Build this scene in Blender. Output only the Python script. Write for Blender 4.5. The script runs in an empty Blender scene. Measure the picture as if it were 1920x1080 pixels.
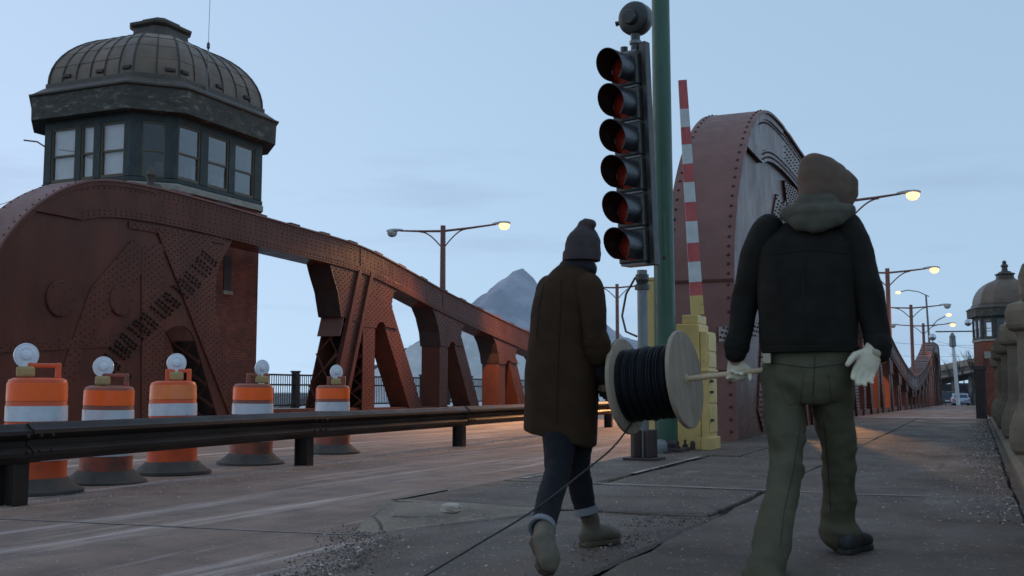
import bpy, bmesh, math, random
from mathutils import Vector, Matrix, noise
random.seed(7)
R = math.radians
SC = bpy.context.scene
COL = SC.collection

# ------------------------------------------------------------------ camera
PITCH, YAW, CAMH = math.atan(192/2000), math.atan(870*math.cos(math.atan(192/2000))/2000), .76
cam = bpy.data.objects.new('camera', bpy.data.cameras.new('camera')); COL.objects.link(cam)
cam.location = (0, 0, CAMH); cam.rotation_euler = (math.pi/2+PITCH, 0, YAW)
cam.data.sensor_width = 36; cam.data.lens = 37.5; cam.data.clip_end = 9000; cam.data.clip_start = .05
cam.data.dof.use_dof = True; cam.data.dof.focus_distance = 11; cam.data.dof.aperture_fstop = 5.6
SC.camera = cam
# ------------------------------------------------------------------ sky
wd = bpy.data.worlds.new('World'); SC.world = wd; wd.use_nodes = True
nt = wd.node_tree; bg = nt.nodes['Background']
SUN_EL, SUN_ROT = R(5), R(276)
sky = nt.nodes.new('ShaderNodeTexSky'); sky.sky_type = 'NISHITA'; sky.sun_disc = False
sky.sun_elevation = SUN_EL; sky.sun_rotation = SUN_ROT; sky.dust_density = .3; sky.ozone_density = 6
gm = nt.nodes.new('ShaderNodeGamma'); gm.inputs[1].default_value = .40
tint = nt.nodes.new('ShaderNodeMix'); tint.data_type = 'RGBA'; tint.blend_type = 'MULTIPLY'
tint.inputs[0].default_value = 1; tint.inputs[7].default_value = (8.35, 5.7, 4.95, 1)
tc0 = nt.nodes.new('ShaderNodeTexCoord'); vm = nt.nodes.new('ShaderNodeVectorMath'); vm.operation = 'MULTIPLY_ADD'; vm.inputs[1].default_value = (1, 1, .55); vm.inputs[2].default_value = (0, 0, .27)   # keeps the yellow horizon band out of the dusk sky
nt.links.new(tc0.outputs['Generated'], vm.inputs[0]); nt.links.new(vm.outputs[0], sky.inputs['Vector'])
nt.links.new(sky.outputs[0], gm.inputs[0]); nt.links.new(gm.outputs[0], tint.inputs[6])
# faint dusk cloud wisps
tc = nt.nodes.new('ShaderNodeTexCoord'); mp = nt.nodes.new('ShaderNodeMapping'); mp.inputs[3].default_value = (2.2, 2.2, 15); mp.inputs[1].default_value = (9.3, 0, 0)
cn = nt.nodes.new('ShaderNodeTexNoise'); cn.inputs['Scale'].default_value = 1.6; cn.inputs['Detail'].default_value = 6; cn.inputs['Roughness'].default_value = .55
cr = nt.nodes.new('ShaderNodeValToRGB'); cr.color_ramp.elements[0].position = .53; cr.color_ramp.elements[1].position = .74
cr.color_ramp.elements[0].color = (0, 0, 0, 1); cr.color_ramp.elements[1].color = (.40, .40, .40, 1)
cm = nt.nodes.new('ShaderNodeMix'); cm.data_type = 'RGBA'; cm.inputs[7].default_value = (2.2, 3.0, 4.5, 1)
nt.links.new(tc.outputs['Generated'], mp.inputs[0]); nt.links.new(mp.outputs[0], cn.inputs[0]); nt.links.new(cn.outputs[0], cr.inputs[0])
sz = nt.nodes.new('ShaderNodeSeparateXYZ'); nt.links.new(tc.outputs['Generated'], sz.inputs[0])
lowc = nt.nodes.new('ShaderNodeMapRange'); lowc.interpolation_type = 'SMOOTHSTEP'; lowc.inputs[1].default_value = .30; lowc.inputs[2].default_value = .14; nt.links.new(sz.outputs[2], lowc.inputs[0])   # the wisps lie low over the horizon
cmul = nt.nodes.new('ShaderNodeMath'); cmul.operation = 'MULTIPLY'; nt.links.new(lowc.outputs[0], cmul.inputs[0]); nt.links.new(cr.outputs[0], cmul.inputs[1]); nt.links.new(cmul.outputs[0], cm.inputs[0]); nt.links.new(tint.outputs[2], cm.inputs[6]); nt.links.new(cm.outputs[2], bg.inputs[0])
bg.inputs[1].default_value = .125
sun = bpy.data.objects.new('sun', bpy.data.lights.new('sun', 'SUN')); COL.objects.link(sun)
sun.data.energy = .25; sun.data.angle = R(40); sun.data.color = (1, .8, .66)
sd = Vector((math.sin(SUN_ROT)*math.cos(SUN_EL), math.cos(SUN_ROT)*math.cos(SUN_EL), math.sin(SUN_EL)))
sun.rotation_euler = sd.to_track_quat('Z', 'Y').to_euler(); sun.location = sd*60
SC.view_settings.view_transform = 'Standard'; SC.view_settings.look = 'None'
SC.view_settings.exposure = .12; SC.view_settings.gamma = 1
SC.render.engine = 'CYCLES'; SC.cycles.use_denoising = True; SC.cycles.max_bounces = 6
SC.cycles.sample_clamp_indirect = 3

# ------------------------------------------------------------------ sight lines (picture point + real depth -> place)
FWD = Vector((-math.sin(YAW)*math.cos(PITCH), math.cos(YAW)*math.cos(PITCH), math.sin(PITCH)))
RGT = Vector((math.cos(YAW), math.sin(YAW), 0)); UPV = RGT.cross(FWD); CAMP = Vector((0, 0, CAMH))
def ray(x, y): return FWD + RGT*((x-960)/2000) - UPV*((y-540)/2000)
def U(x, y, d): return CAMP + ray(x, y)*d
def atz(x, y, z=0): r = ray(x, y); return CAMP + r*((z-CAMH)/r.z)
def atX(x, y, X): r = ray(x, y); return CAMP + r*(X/r.x)

# ------------------------------------------------------------------ materials
MATS = {}
def M(name, c1, c2=None, scale=3., rough=.6, metal=0., bump=0., bscale=60., stretch=(1, 1, 1), lo=.35, hi=.65, spec=.5, c3=None, s3=12., p3=(.62, .7), coat=0., rvar=.12, objvar=0., ior=None):
    if name in MATS: return MATS[name]
    m = bpy.data.materials.new(name); m.use_nodes = True; n = m.node_tree.nodes; l = m.node_tree.links
    b = n['Principled BSDF']; b.inputs['Metallic'].default_value = metal; b.inputs['Specular IOR Level'].default_value = spec
    if ior: b.inputs['IOR'].default_value = ior
    if coat: b.inputs['Coat Weight'].default_value = coat; b.inputs['Coat Roughness'].default_value = .25
    t = n.new('ShaderNodeTexCoord'); mp = n.new('ShaderNodeMapping'); mp.inputs[3].default_value = stretch
    l.new(t.outputs['Object'], mp.inputs[0])
    def nz(sc, det=7, rg=.6):
        q = n.new('ShaderNodeTexNoise'); q.inputs['Scale'].default_value = sc; q.inputs['Detail'].default_value = det; q.inputs['Roughness'].default_value = rg
        l.new(mp.outputs[0], q.inputs[0]); return q
    def ramp(src, a, bb, ca=(0, 0, 0, 1), cb=(1, 1, 1, 1)):
        r = n.new('ShaderNodeValToRGB'); r.color_ramp.elements[0].position = a; r.color_ramp.elements[1].position = bb
        r.color_ramp.elements[0].color = ca; r.color_ramp.elements[1].color = cb; l.new(src, r.inputs[0]); return r
    def mix(f, a, bb, blend='MIX'):
        x = n.new('ShaderNodeMix'); x.data_type = 'RGBA'; x.blend_type = blend
        if isinstance(f, float): x.inputs[0].default_value = f
        else: l.new(f, x.inputs[0])
        for i, v in ((6, a), (7, bb)):
            if isinstance(v, tuple): x.inputs[i].default_value = (*v[:3], 1)
            else: l.new(v, x.inputs[i])
        return x.outputs[2]
    c2 = c2 or tuple(v*.72 for v in c1)
    n1 = nz(scale); col = mix(ramp(n1.outputs[0], lo, hi).outputs[0], c1, c2)
    if c3: col = mix(ramp(nz(s3, 9, .68).outputs[0], *p3).outputs[0], col, c3)
    if objvar:
        oi = n.new('ShaderNodeObjectInfo'); r = ramp(oi.outputs['Random'], 0, 1, (1-objvar,)*3+(1,), (1+objvar,)*3+(1,)); col = mix(1., col, r.outputs[0], 'MULTIPLY')
    l.new(col, b.inputs['Base Color'])
    rr = ramp(nz(scale*3.1).outputs[0], .3, .7, (max(rough-rvar, .03),)*3+(1,), (min(rough+rvar, 1),)*3+(1,)); l.new(rr.outputs[0], b.inputs['Roughness'])
    if bump:
        bp = n.new('ShaderNodeBump'); bp.inputs['Strength'].default_value = 1; bp.inputs['Distance'].default_value = bump
        q = nz(bscale, 6, .65); l.new(q.outputs[0], bp.inputs['Height']); l.new(bp.outputs[0], b.inputs['Normal'])
    m['bsdf'] = b.name; MATS[name] = m; return m

def emit(name, c, s):
    m = bpy.data.materials.new(name); m.use_nodes = True; b = m.node_tree.nodes['Principled BSDF']
    b.inputs['Base Color'].default_value = (*c, 1); b.inputs['Emission Color'].default_value = (*c, 1); b.inputs['Emission Strength'].default_value = s
    MATS[name] = m; return m

STEEL = M('oxide_red_steel', (.128, .047, .032), (.086, .034, .025), 1.3, .30, ior=1.20, rvar=.08, stretch=(1, 1, .4), bump=.0015, bscale=45, c3=(.105, .05, .038), s3=3.2, p3=(.58, .75))
STEEL2 = M('oxide_red_flange', (.215, .102, .082), (.170, .080, .066), 1.6, .55, spec=.3, bump=.0012, bscale=30, c3=(.26, .15, .125), s3=7, p3=(.62, .8))
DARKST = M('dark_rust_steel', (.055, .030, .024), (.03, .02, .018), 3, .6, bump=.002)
RIVET = M('rivet_paint', (.070, .030, .023), (.052, .023, .018), 8, .55, spec=.3)
BOLTM = M('bolt_dark', (.045, .024, .019), (.03, .018, .015), 8, .6, spec=.25)
BRICKC = None
WOODG = M('green_black_timber', (.035, .045, .04), (.022, .027, .025), 4, .62, bump=.002, bscale=50, stretch=(1, 1, .4))
PEEL = M('peeling_paint', (.040, .038, .030), (.075, .068, .052), 2, .8, bump=.006, bscale=40, stretch=(1, 1, 2.6), c3=(.22, .185, .14), s3=3.2, p3=(.54, .68))
LEAD = M('lead_roof', (.170, .112, .070), (.120, .079, .051), 1.5, .5, bump=.003, bscale=18, c3=(.20, .15, .10), s3=6, p3=(.55, .8), objvar=.09)
LEADD = M('lead_trim', (.085, .063, .043), (.055, .041, .03), 3, .55, bump=.003)
STONE = M('band_stone', (.36, .32, .26), (.26, .22, .18), 5, .8, bump=.004, c3=(.12, .10, .085), s3=9, p3=(.6, .75))
CONC = M('balustrade_concrete', (.225, .178, .122), (.15, .12, .083), 3.5, .88, bump=.007, bscale=40, c3=(.085, .07, .05), s3=6, p3=(.56, .75))
BLACKM = M('black_rail_metal', (.024, .019, .017), (.042, .032, .027), 2.2, .42, metal=.0, ior=1.16, bump=.0012, bscale=30, c3=(.085, .055, .04), s3=11, p3=(.64, .78), stretch=(1, .35, 1))
ORANGE = M('orange_plastic', (.78, .105, .028), (.58, .085, .026), 4, .5, bump=.001, c3=(.16, .07, .045), s3=7, p3=(.58, .78), spec=.4)
ORSHEET = M('orange_sheeting', (1.0, .135, .012), (.95, .12, .012), 6, .36, c3=(.5, .10, .04), s3=9, p3=(.66, .76), spec=.4)
WHSHEET = M('white_sheeting', (.62, .63, .66), (.50, .51, .54), 6, .36, c3=(.28, .24, .21), s3=8, p3=(.60, .74), spec=.6)
RUBBER = M('dusty_rubber', (.055, .045, .037), (.085, .07, .057), 6, .9, bump=.002)
LENSW = M('white_lens', (.74, .75, .78), (.62, .64, .68), 8, .25, coat=.4)
AMBERB = M('battery_box', (.42, .28, .11), (.30, .21, .09), 9, .6, c3=(.2, .14, .08), s3=20)
GREEN = M('green_pole_paint', (.034, .098, .056), (.025, .070, .041), 2.5, .40, bump=.0006, bscale=25, c3=(.09, .055, .03), s3=5, p3=(.66, .72), stretch=(1, 1, .5))
GALV = M('galvanised_steel', (.20, .21, .205), (.14, .145, .145), 5, .45, metal=.5, bump=.0006, c3=(.10, .09, .075), s3=12)
SIGB = M('signal_black', (.026, .022, .018), (.038, .033, .028), 6, .40, coat=.15)
VIS = M('visor_black', (.015, .016, .02), (.025, .026, .03), 5, .32, coat=.3)
VISIN = M('visor_inside', (.016, .010, .009), (.024, .014, .011), 5, .30)
REDL = M('red_lens', (.38, .032, .013), (.28, .022, .010), 25, .16, coat=.4, bump=.002, bscale=90)
YEL = M('gate_yellow', (.74, .51, .17), (.60, .41, .145), 2.5, .5, bump=.0008, c3=(.30, .19, .08), s3=5, p3=(.60, .72))
WHP = M('arm_white', (.72, .72, .70), (.6, .6, .58), 6, .45, c3=(.38, .34, .3), s3=14, p3=(.66, .75))
REDP = M('arm_red', (.62, .13, .125), (.52, .10, .10), 6, .4, c3=(.28, .05, .05), s3=14)
PLY = M('spool_plywood', (.38, .285, .20), (.27, .205, .148), 7, .75, bump=.0015, bscale=30, stretch=(3.5, 3.5, .6), c3=(.20, .15, .11), s3=9, p3=(.57, .75))
DOWEL = M('dowel_wood', (.60, .44, .27), (.50, .36, .22), 9, .6, stretch=(.4, 3, 3))
CABLEG = M('dusty_cable', (.035, .028, .024), (.022, .018, .016), 14, .7)
CABLE = M('black_cable', (.008, .008, .010), (.013, .013, .016), 14, .5, ior=1.3)
JACK = M('black_canvas', (.0125, .0105, .0080), (.0185, .0160, .0125), 7, .92, bump=.0012, bscale=160, spec=.2)
HOODG = M('grey_hood_cloth', (.098, .086, .064), (.072, .064, .049), 8, .9, bump=.002, bscale=140, spec=.2)
HOODB = M('brown_hood_fleece', (.150, .098, .072), (.115, .076, .058), 8, .95, bump=.002, bscale=150, spec=.2)
TROU = M('olive_canvas', (.098, .088, .054), (.074, .067, .042), 5, .9, bump=.0012, bscale=160, spec=.2, c3=(.125, .115, .078), s3=10, p3=(.6, .8))
COATM = M('brown_wool', (.050, .027, .014), (.036, .020, .011), 8, .95, bump=.002, bscale=170, spec=.15)
JEAN = M('dark_denim', (.009, .0085, .011), (.013, .0125, .016), 8, .85, bump=.001, bscale=200, spec=.2)
CUFF = M('denim_cuff', (.20, .20, .205), (.15, .152, .16), 10, .85, bump=.001, bscale=200)
BOOTM = M('worn_leather', (.135, .105, .068), (.085, .068, .046), 9, .7, bump=.0015, bscale=60)
SOLEM = M('gum_sole', (.10, .065, .04), (.07, .045, .03), 9, .7)
BOOTB = M('black_boot', (.014, .014, .014), (.022, .022, .02), 9, .6)
BEAN = M('grey_knit', (.068, .052, .050), (.050, .039, .039), 9, .95, bump=.003, bscale=110, stretch=(1, 1, .35), spec=.15)
GLOVE = M('canvas_glove', (.72, .64, .48), (.60, .53, .39), 14, .9, bump=.001, bscale=120, c3=(.26, .22, .16), s3=9, p3=(.6, .78), spec=.2)
GLOVE2 = M('knit_glove_cuff', (.48, .42, .30), (.38, .33, .22), 14, .92, bump=.002, bscale=140)
SKIN = M('skin', (.42, .25, .18), (.38, .22, .16), 9, .5)
SCARF = M('dark_scarf', (.013, .010, .012), (.02, .016, .017), 9, .95)
CARS = M('car_silver_blue', (.30, .36, .45), (.26, .32, .42), 3, .3, metal=.4, coat=.5)
CARD = M('car_maroon_dark', (.05, .03, .04), (.04, .025, .035), 3, .3, metal=.3, coat=.5)
CGLASS = M('car_glass', (.02, .03, .05), (.02, .03, .04), 3, .08)
TYRE = M('tyre', (.012, .012, .012), (.02, .02, .02), 6, .85)
SALT = M('pale_salt_pile', (.62, .60, .58), (.48, .47, .46), .10, .95, bump=.4, bscale=.5, stretch=(1, 1, .5), c3=(.72, .70, .68), s3=.35, p3=(.55, .8))
SLAG = M('hazed_slag_pile', (.40, .41, .46), (.28, .29, .34), .10, .95, bump=.5, bscale=.5, c3=(.54, .55, .60), s3=.12, p3=(.55, .8))  # dusk haze is painted into the pile's paler, bluer colours
COAL = M('coal_pile', (.060, .058, .062), (.045, .044, .048), .15, .95, bump=.3, bscale=.8)
BARK = M('bark', (.05, .04, .035), (.035, .03, .027), 8, .9, bump=.004)
OVERP = M('overpass_concrete', (.15, .15, .14), (.10, .10, .095), .8, .9, bump=.01, bscale=5)
PEBB = M('pebbles', (.42, .36, .31), (.14, .115, .095), 14, .9, lo=.45, hi=.55, c3=(.66, .60, .54), s3=11, p3=(.57, .6))
GRAV = M('dark_gravel', (.075, .055, .043), (.05, .038, .03), 14, .95, c3=(.17, .13, .105), s3=13, p3=(.62, .66))
DIRT = M('dark_dirt', (.060, .043, .032), (.085, .064, .05), 12, .95, bump=.008, bscale=90)
REDLAMP = emit('tail_light', (1, .06, .04), 6); HEADL = emit('head_light', (1, .93, .8), 14)
SODIUM = emit('sodium_lens', (1, .60, .24), 2.2); SODOFF = M('lamp_lens_unlit', (.5, .5, .48), (.42, .42, .4), 9, .25, coat=.3)
LAMPH = M('lamp_housing', (.40, .39, .37), (.32, .31, .30), 9, .5)
CHROME = M('bell_chrome', (.6, .6, .62), (.5, .5, .52), 9, .18, metal=.9)

def mat_brick():
    m = bpy.data.materials.new('tower_brick'); m.use_nodes = True; n = m.node_tree.nodes; l = m.node_tree.links; b = n['Principled BSDF']
    t = n.new('ShaderNodeTexCoord'); s = n.new('ShaderNodeSeparateXYZ'); l.new(t.outputs['Object'], s.inputs[0])
    a = n.new('ShaderNodeMath'); a.operation = 'ADD'; l.new(s.outputs[0], a.inputs[0]); l.new(s.outputs[1], a.inputs[1])
    c = n.new('ShaderNodeCombineXYZ'); l.new(a.outputs[0], c.inputs[0]); l.new(s.outputs[2], c.inputs[1])
    br = n.new('ShaderNodeTexBrick'); l.new(c.outputs[0], br.inputs[0])
    br.inputs['Scale'].default_value = 1; br.inputs['Brick Width'].default_value = .22; br.inputs['Row Height'].default_value = .078; br.inputs['Mortar Size'].default_value = .008
    br.inputs['Color1'].default_value = (.33, .095, .05, 1); br.inputs['Color2'].default_value = (.22, .065, .038, 1); br.inputs['Mortar'].default_value = (.07, .05, .042, 1)
    nz = n.new('ShaderNodeTexNoise'); nz.inputs['Scale'].default_value = 1.2; nz.inputs['Detail'].default_value = 7; l.new(t.outputs['Object'], nz.inputs[0])
    r = n.new('ShaderNodeValToRGB'); r.color_ramp.elements[0].position = .3; r.color_ramp.elements[1].position = .7; r.color_ramp.elements[0].color = (.55, .55, .55, 1); r.color_ramp.elements[1].color = (1.1, 1.1, 1.1, 1)
    l.new(nz.outputs[0], r.inputs[0]); x = n.new('ShaderNodeMix'); x.data_type = 'RGBA'; x.blend_type = 'MULTIPLY'; x.inputs[0].default_value = 1
    l.new(br.outputs[0], x.inputs[6]); l.new(r.outputs[0], x.inputs[7]); l.new(x.outputs[2], b.inputs['Base Color']); b.inputs['Roughness'].default_value = .85
    bp = n.new('ShaderNodeBump'); bp.inputs['Distance'].default_value = .006; bp.invert = True; l.new(br.outputs['Fac'], bp.inputs['Height']); l.new(bp.outputs[0], b.inputs['Normal'])
    return m
BRICK = mat_brick()

def mat_glass():
    m = bpy.data.materials.new('window_glass'); m.use_nodes = True; n = m.node_tree.nodes; l = m.node_tree.links
    for x in list(n):
        if x.type == 'BSDF_PRINCIPLED': n.remove(x)
    o = n['Material Output']; tr = n.new('ShaderNodeBsdfTransparent'); tr.inputs[0].default_value = (.92, .92, .93, 1)
    g = n.new('ShaderNodeBsdfGlossy'); g.inputs['Roughness'].default_value = .03; g.inputs[0].default_value = (.9, .9, .9, 1)
    lw = n.new('ShaderNodeLayerWeight'); lw.inputs[0].default_value = .5; f = n.new('ShaderNodeMapRange'); f.inputs[1].default_value = .25; f.inputs[3].default_value = .035; f.inputs[4].default_value = .5; l.new(lw.outputs['Facing'], f.inputs[0]); mx = n.new('ShaderNodeMixShader')
    l.new(f.outputs[0], mx.inputs[0]); l.new(tr.outputs[0], mx.inputs[1]); l.new(g.outputs[0], mx.inputs[2]); l.new(mx.outputs[0], o.inputs[0])
    return m
GLASS = mat_glass()

def mat_ground(name, base, dark, stain, stretch, crack, grit=.5, stain_p=(.60, .72), rough=.75):
    m = bpy.data.materials.new(name); m.use_nodes = True; n = m.node_tree.nodes; l = m.node_tree.links; b = n['Principled BSDF']
    t = n.new('ShaderNodeTexCoord'); mp = n.new('ShaderNodeMapping'); mp.inputs[3].default_value = stretch; l.new(t.outputs['Object'], mp.inputs[0])
    def nz(v, sc, d=8, r=.6): q = n.new('ShaderNodeTexNoise'); q.inputs['Scale'].default_value = sc; q.inputs['Detail'].default_value = d; q.inputs['Roughness'].default_value = r; l.new(v, q.inputs[0]); return q.outputs[0]
    def rp(s, a, c, ca=(0, 0, 0, 1), cb=(1, 1, 1, 1)): r = n.new('ShaderNodeValToRGB'); e = r.color_ramp.elements; e[0].position = a; e[1].position = c; e[0].color = ca; e[1].color = cb; l.new(s, r.inputs[0]); return r.outputs[0]
    def mx(f, a, c, bl='MIX'):
        x = n.new('ShaderNodeMix'); x.data_type = 'RGBA'; x.blend_type = bl
        if isinstance(f, float): x.inputs[0].default_value = f
        else: l.new(f, x.inputs[0])
        for i, v in ((6, a), (7, c)):
            if isinstance(v, tuple): x.inputs[i].default_value = (*v, 1)
            else: l.new(v, x.inputs[i])
        return x.outputs[2]
    O = t.outputs['Object']; S = mp.outputs[0]
    c = mx(rp(nz(S, 1.0), .33, .67), base, dark)
    c = mx(rp(nz(O, 2.3), .45, .75), c, tuple(v*.55 for v in dark))
    c = mx(rp(nz(S, 1.7, 10, .72), *stain_p), c, stain)
    gr = rp(nz(O, 95, 3, .8), .25, .75, (1-grit,)*3+(1,), (1+grit,)*3+(1,)); c = mx(1., c, gr, 'MULTIPLY')
    sp = rp(nz(O, 42, 2, .5), .68, .71); c = mx(sp, c, (.42, .37, .33))
    vo = n.new('ShaderNodeTexVoronoi'); vo.feature = 'DISTANCE_TO_EDGE'; vo.inputs['Scale'].default_value = crack
    wv = n.new('ShaderNodeMix'); wv.data_type = 'VECTOR'; wv.inputs[0].default_value = .12; l.new(O, wv.inputs[4])
    q = n.new('ShaderNodeTexNoise'); q.inputs['Scale'].default_value = 2.2; q.inputs['Detail'].default_value = 6; l.new(O, q.inputs[0]); l.new(q.outputs[1], wv.inputs[5]); l.new(wv.outputs[1], vo.inputs[0])
    ck0 = rp(vo.outputs[0], .0015, .007); ckm = rp(nz(O, .55, 3), .50, .60); ck = mx(ckm, (1., 1., 1.), ck0); c = mx(ck, tuple(v*.3 for v in dark), c)
    l.new(c, b.inputs['Base Color'])
    l.new(rp(nz(S, 1.4), .3, .7, (rough-.2,)*3+(1,), (rough+.15,)*3+(1,)), b.inputs['Roughness'])
    bp = n.new('ShaderNodeBump'); bp.inputs['Distance'].default_value = .010; l.new(nz(O, 38, 8, .75), bp.inputs['Height'])
    b2 = n.new('ShaderNodeBump'); b2.inputs['Distance'].default_value = .01; l.new(ck, b2.inputs['Height']); l.new(bp.outputs[0], b2.inputs['Normal']); l.new(b2.outputs[0], b.inputs['Normal'])
    return m
WALKM = mat_ground('sidewalk_concrete', (.148, .097, .064), (.104, .069, .047), (.30, .22, .17), (1, .5, 1), .21, .42, (.60, .72))
ROADM = mat_ground('road_concrete', (.262, .166, .117), (.185, .120, .088), (.52, .40, .35), (1.5, .10, 1), .13, .30, (.53, .68), .72)
DECKM = mat_ground('bridge_deck', (.20, .14, .105), (.145, .105, .082), (.27, .21, .18), (1.5, .15, 1), .2, .3, (.58, .72), .7)
BRKM = mat_ground('broken_concrete', (.29, .215, .150), (.20, .150, .105), (.40, .31, .23), (1, 1, 1), .5, .45, (.6, .75))
LANDM = mat_ground('waste_ground', (.06, .058, .05), (.04, .038, .033), (.1, .1, .09), (.05, .05, 1), .02, .4)

# ------------------------------------------------------------------ mesh helpers
class B:
    def __init__(s): s.v = []; s.f = []
    def add(s, vs, fs): o = len(s.v); s.v += [tuple(q) for q in vs]; s.f += [tuple(i+o for i in q) for q in fs]
    def box(s, x0, x1, y0, y1, z0, z1):
        s.add([(x0, y0, z0), (x1, y0, z0), (x1, y1, z0), (x0, y1, z0), (x0, y0, z1), (x1, y0, z1), (x1, y1, z1), (x0, y1, z1)],
              [(3, 2, 1, 0), (4, 5, 6, 7), (0, 1, 5, 4), (1, 2, 6, 5), (2, 3, 7, 6), (3, 0, 4, 7)]); return s
    def obox(s, o, ax, ay, az, a, b, c):
        P = []
        for k in c:
            for i, j in ((a[0], b[0]), (a[1], b[0]), (a[1], b[1]), (a[0], b[1])): P.append(o+ax*i+ay*j+az*k)
        s.add(P, [(3, 2, 1, 0), (4, 5, 6, 7), (0, 1, 5, 4), (1, 2, 6, 5), (2, 3, 7, 6), (3, 0, 4, 7)]); return s
    def prismX(s, poly, x0, x1):
        n = len(poly); s.add([(x1, y, z) for y, z in poly]+[(x0, y, z) for y, z in poly],
            [tuple(range(n)), tuple(range(2*n-1, n-1, -1))]+[(i, i+n, (i+1) % n+n, (i+1) % n) for i in range(n)]); return s
    def prismZ(s, poly, z0, z1):
        n = len(poly); s.add([(x, y, z0) for x, y in poly]+[(x, y, z1) for x, y in poly],
            [tuple(range(n-1, -1, -1)), tuple(range(n, 2*n))]+[(i, (i+1) % n, (i+1) % n+n, i+n) for i in range(n)]); return s
    def rings(s, rs, closed=True, cap=True):
        n = len(rs[0]); vs = [q for r in rs for q in r]; fs = []
        for k in range(len(rs)-1):
            for i in range(n if closed else n-1):
                a = k*n+i; b = k*n+(i+1) % n; fs.append((a, b, b+n, a+n))
        if cap and closed: fs.append(tuple(range(n-1, -1, -1))); fs.append(tuple(range((len(rs)-1)*n, len(rs)*n)))
        s.add(vs, fs); return s
    def tube(s, pts, rad, n=8, ref=None, cap=True):
        pts = [Vector(p) for p in pts]; m = len(pts); rs = []
        ref = Vector(ref) if ref else None; last = None
        for i, p in enumerate(pts):
            t = (pts[min(i+1, m-1)]-pts[max(i-1, 0)]).normalized()
            r0 = ref or last or (Vector((0, 0, 1)) if abs(t.z) < .9 else Vector((1, 0, 0)))
            a = (r0-t*r0.dot(t)).normalized(); b = t.cross(a)
            if not ref: last = a
            r = rad[i] if isinstance(rad, (list, tuple)) else rad
            ra, rb = r if isinstance(r, tuple) else (r, r)
            rs.append([p+a*ra*math.cos(2*math.pi*k/n)+b*rb*math.sin(2*math.pi*k/n) for k in range(n)])
        return s.rings(rs, True, cap)
    def lathe(s, prof, n=24, o=(0, 0, 0), ax=None):
        o = Vector(o); az = Vector(ax).normalized() if ax else Vector((0, 0, 1)); a = az.orthogonal().normalized() if ax else Vector((1, 0, 0)); b = az.cross(a)
        return s.rings([[o+az*z+(a*math.cos(2*math.pi*k/n)+b*math.sin(2*math.pi*k/n))*max(r, .0005) for k in range(n)] for r, z in prof])
    def build(s, name, mat, parent=None, world=False, smooth=False, bevel=0, kind=None):
        me = bpy.data.meshes.new(name); me.from_pydata(s.v, [], s.f); me.update()
        o = bpy.data.objects.new(name, me); COL.objects.link(o); me.materials.append(mat)
        if smooth:
            me.polygons.foreach_set('use_smooth', [True]*len(me.polygons)); me.set_sharp_from_angle(angle=R(38)) if hasattr(me, 'set_sharp_from_angle') else None
        if parent:
            o.parent = parent
            if world: o.matrix_parent_inverse = pworld(parent).inverted()
        if bevel:
            md = o.modifiers.new('bevel', 'BEVEL'); md.width = bevel; md.segments = 2; md.limit_method = 'ANGLE'; md.angle_limit = R(40)
        if kind: o['kind'] = kind
        return o
def pworld(o):
    m = Matrix.LocRotScale(o.location, o.rotation_euler, o.scale)
    return pworld(o.parent) @ o.matrix_parent_inverse @ m if o.parent else m
def thing(name, label, cat, loc=(0, 0, 0), rz=0, group=None):
    o = bpy.data.objects.new(name, None); COL.objects.link(o); o.location = loc; o.rotation_euler = (0, 0, rz); o.empty_display_size = .2
    o['label'] = label; o['category'] = cat
    if group: o['group'] = group
    return o
def tag(o, label, cat, group=None):
    o['label'] = label; o['category'] = cat
    if group: o['group'] = group
    return o
def struct(o, label): o['kind'] = 'structure'; o['label'] = label; return o
def copy_tree(o, parent=None):
    c = o.copy(); COL.objects.link(c); c.parent = parent
    for ch in list(o.children): copy_tree(ch, c)
    return c
def catmull(P, n=5):
    out = []; Q = [P[0]]+list(P)+[P[-1]]
    for i in range(1, len(Q)-2):
        for k in range(n):
            t = k/n; out.append(tuple(.5*(2*b+(c-a)*t+(2*a-5*b+4*c-d)*t*t+(3*b-a-3*c+d)*t**3) for a, b, c, d in zip(Q[i-1], Q[i], Q[i+1], Q[i+2])))
    out.append(tuple(P[-1])); return out
def inside(p, poly):
    r = False; n = len(poly); j = n-1
    for i in range(n):
        if (poly[i][1] > p[1]) != (poly[j][1] > p[1]) and p[0] < (poly[j][0]-poly[i][0])*(p[1]-poly[i][1])/(poly[j][1]-poly[i][1])+poly[i][0]: r = not r
        j = i
    return r
def rnd(a, b): return random.uniform(a, b)

# ================================================================== SETTING: ground, road, sidewalks, river
def dz(y): return 0 if y < 30 else -.0085*(y-30) if y < 120 else -.765-.035*(y-120) if y < 165 else -2.34
def sheet(name, mat, x0, x1, ys, zoff, label, parent=None):
    b = B(); 
    for i in range(len(ys)-1):
        a, c = ys[i], ys[i+1]; b.add([(x0, a, dz(a)+zoff), (x1, a, dz(a)+zoff), (x1, c, dz(c)+zoff), (x0, c, dz(c)+zoff)], [(0, 1, 2, 3)])
    o = b.build(name, mat, parent); 
    if label: struct(o, label)
    return o
YS = [-30, 0, 10, 20, 30]+list(range(34, 170, 4))+[200, 300, 420]
ro = sheet('road', ROADM, -19.3, -3.6, YS, -.14, 'worn concrete roadway with pale salt streaks running onto the bridge')
b = B(); b.add([(-3.6, -30, -.14), (-1.9, -30, -.14), (-1.9, 6.5, -.14), (-3.6, 6.5, -.14)], [(0, 1, 2, 3)]); b.build('road_edge', ROADM, ro)
sheet('far_walk', DECKM, -26.5, -19.3, YS, .06, 'far footway beyond the left truss')
b = B(); b.box(-400, 60, -200, 17, -3, -.6).build('near_bank', LANDM); struct(bpy.data.objects['near_bank'], 'dark waste ground of the near bank')
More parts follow.
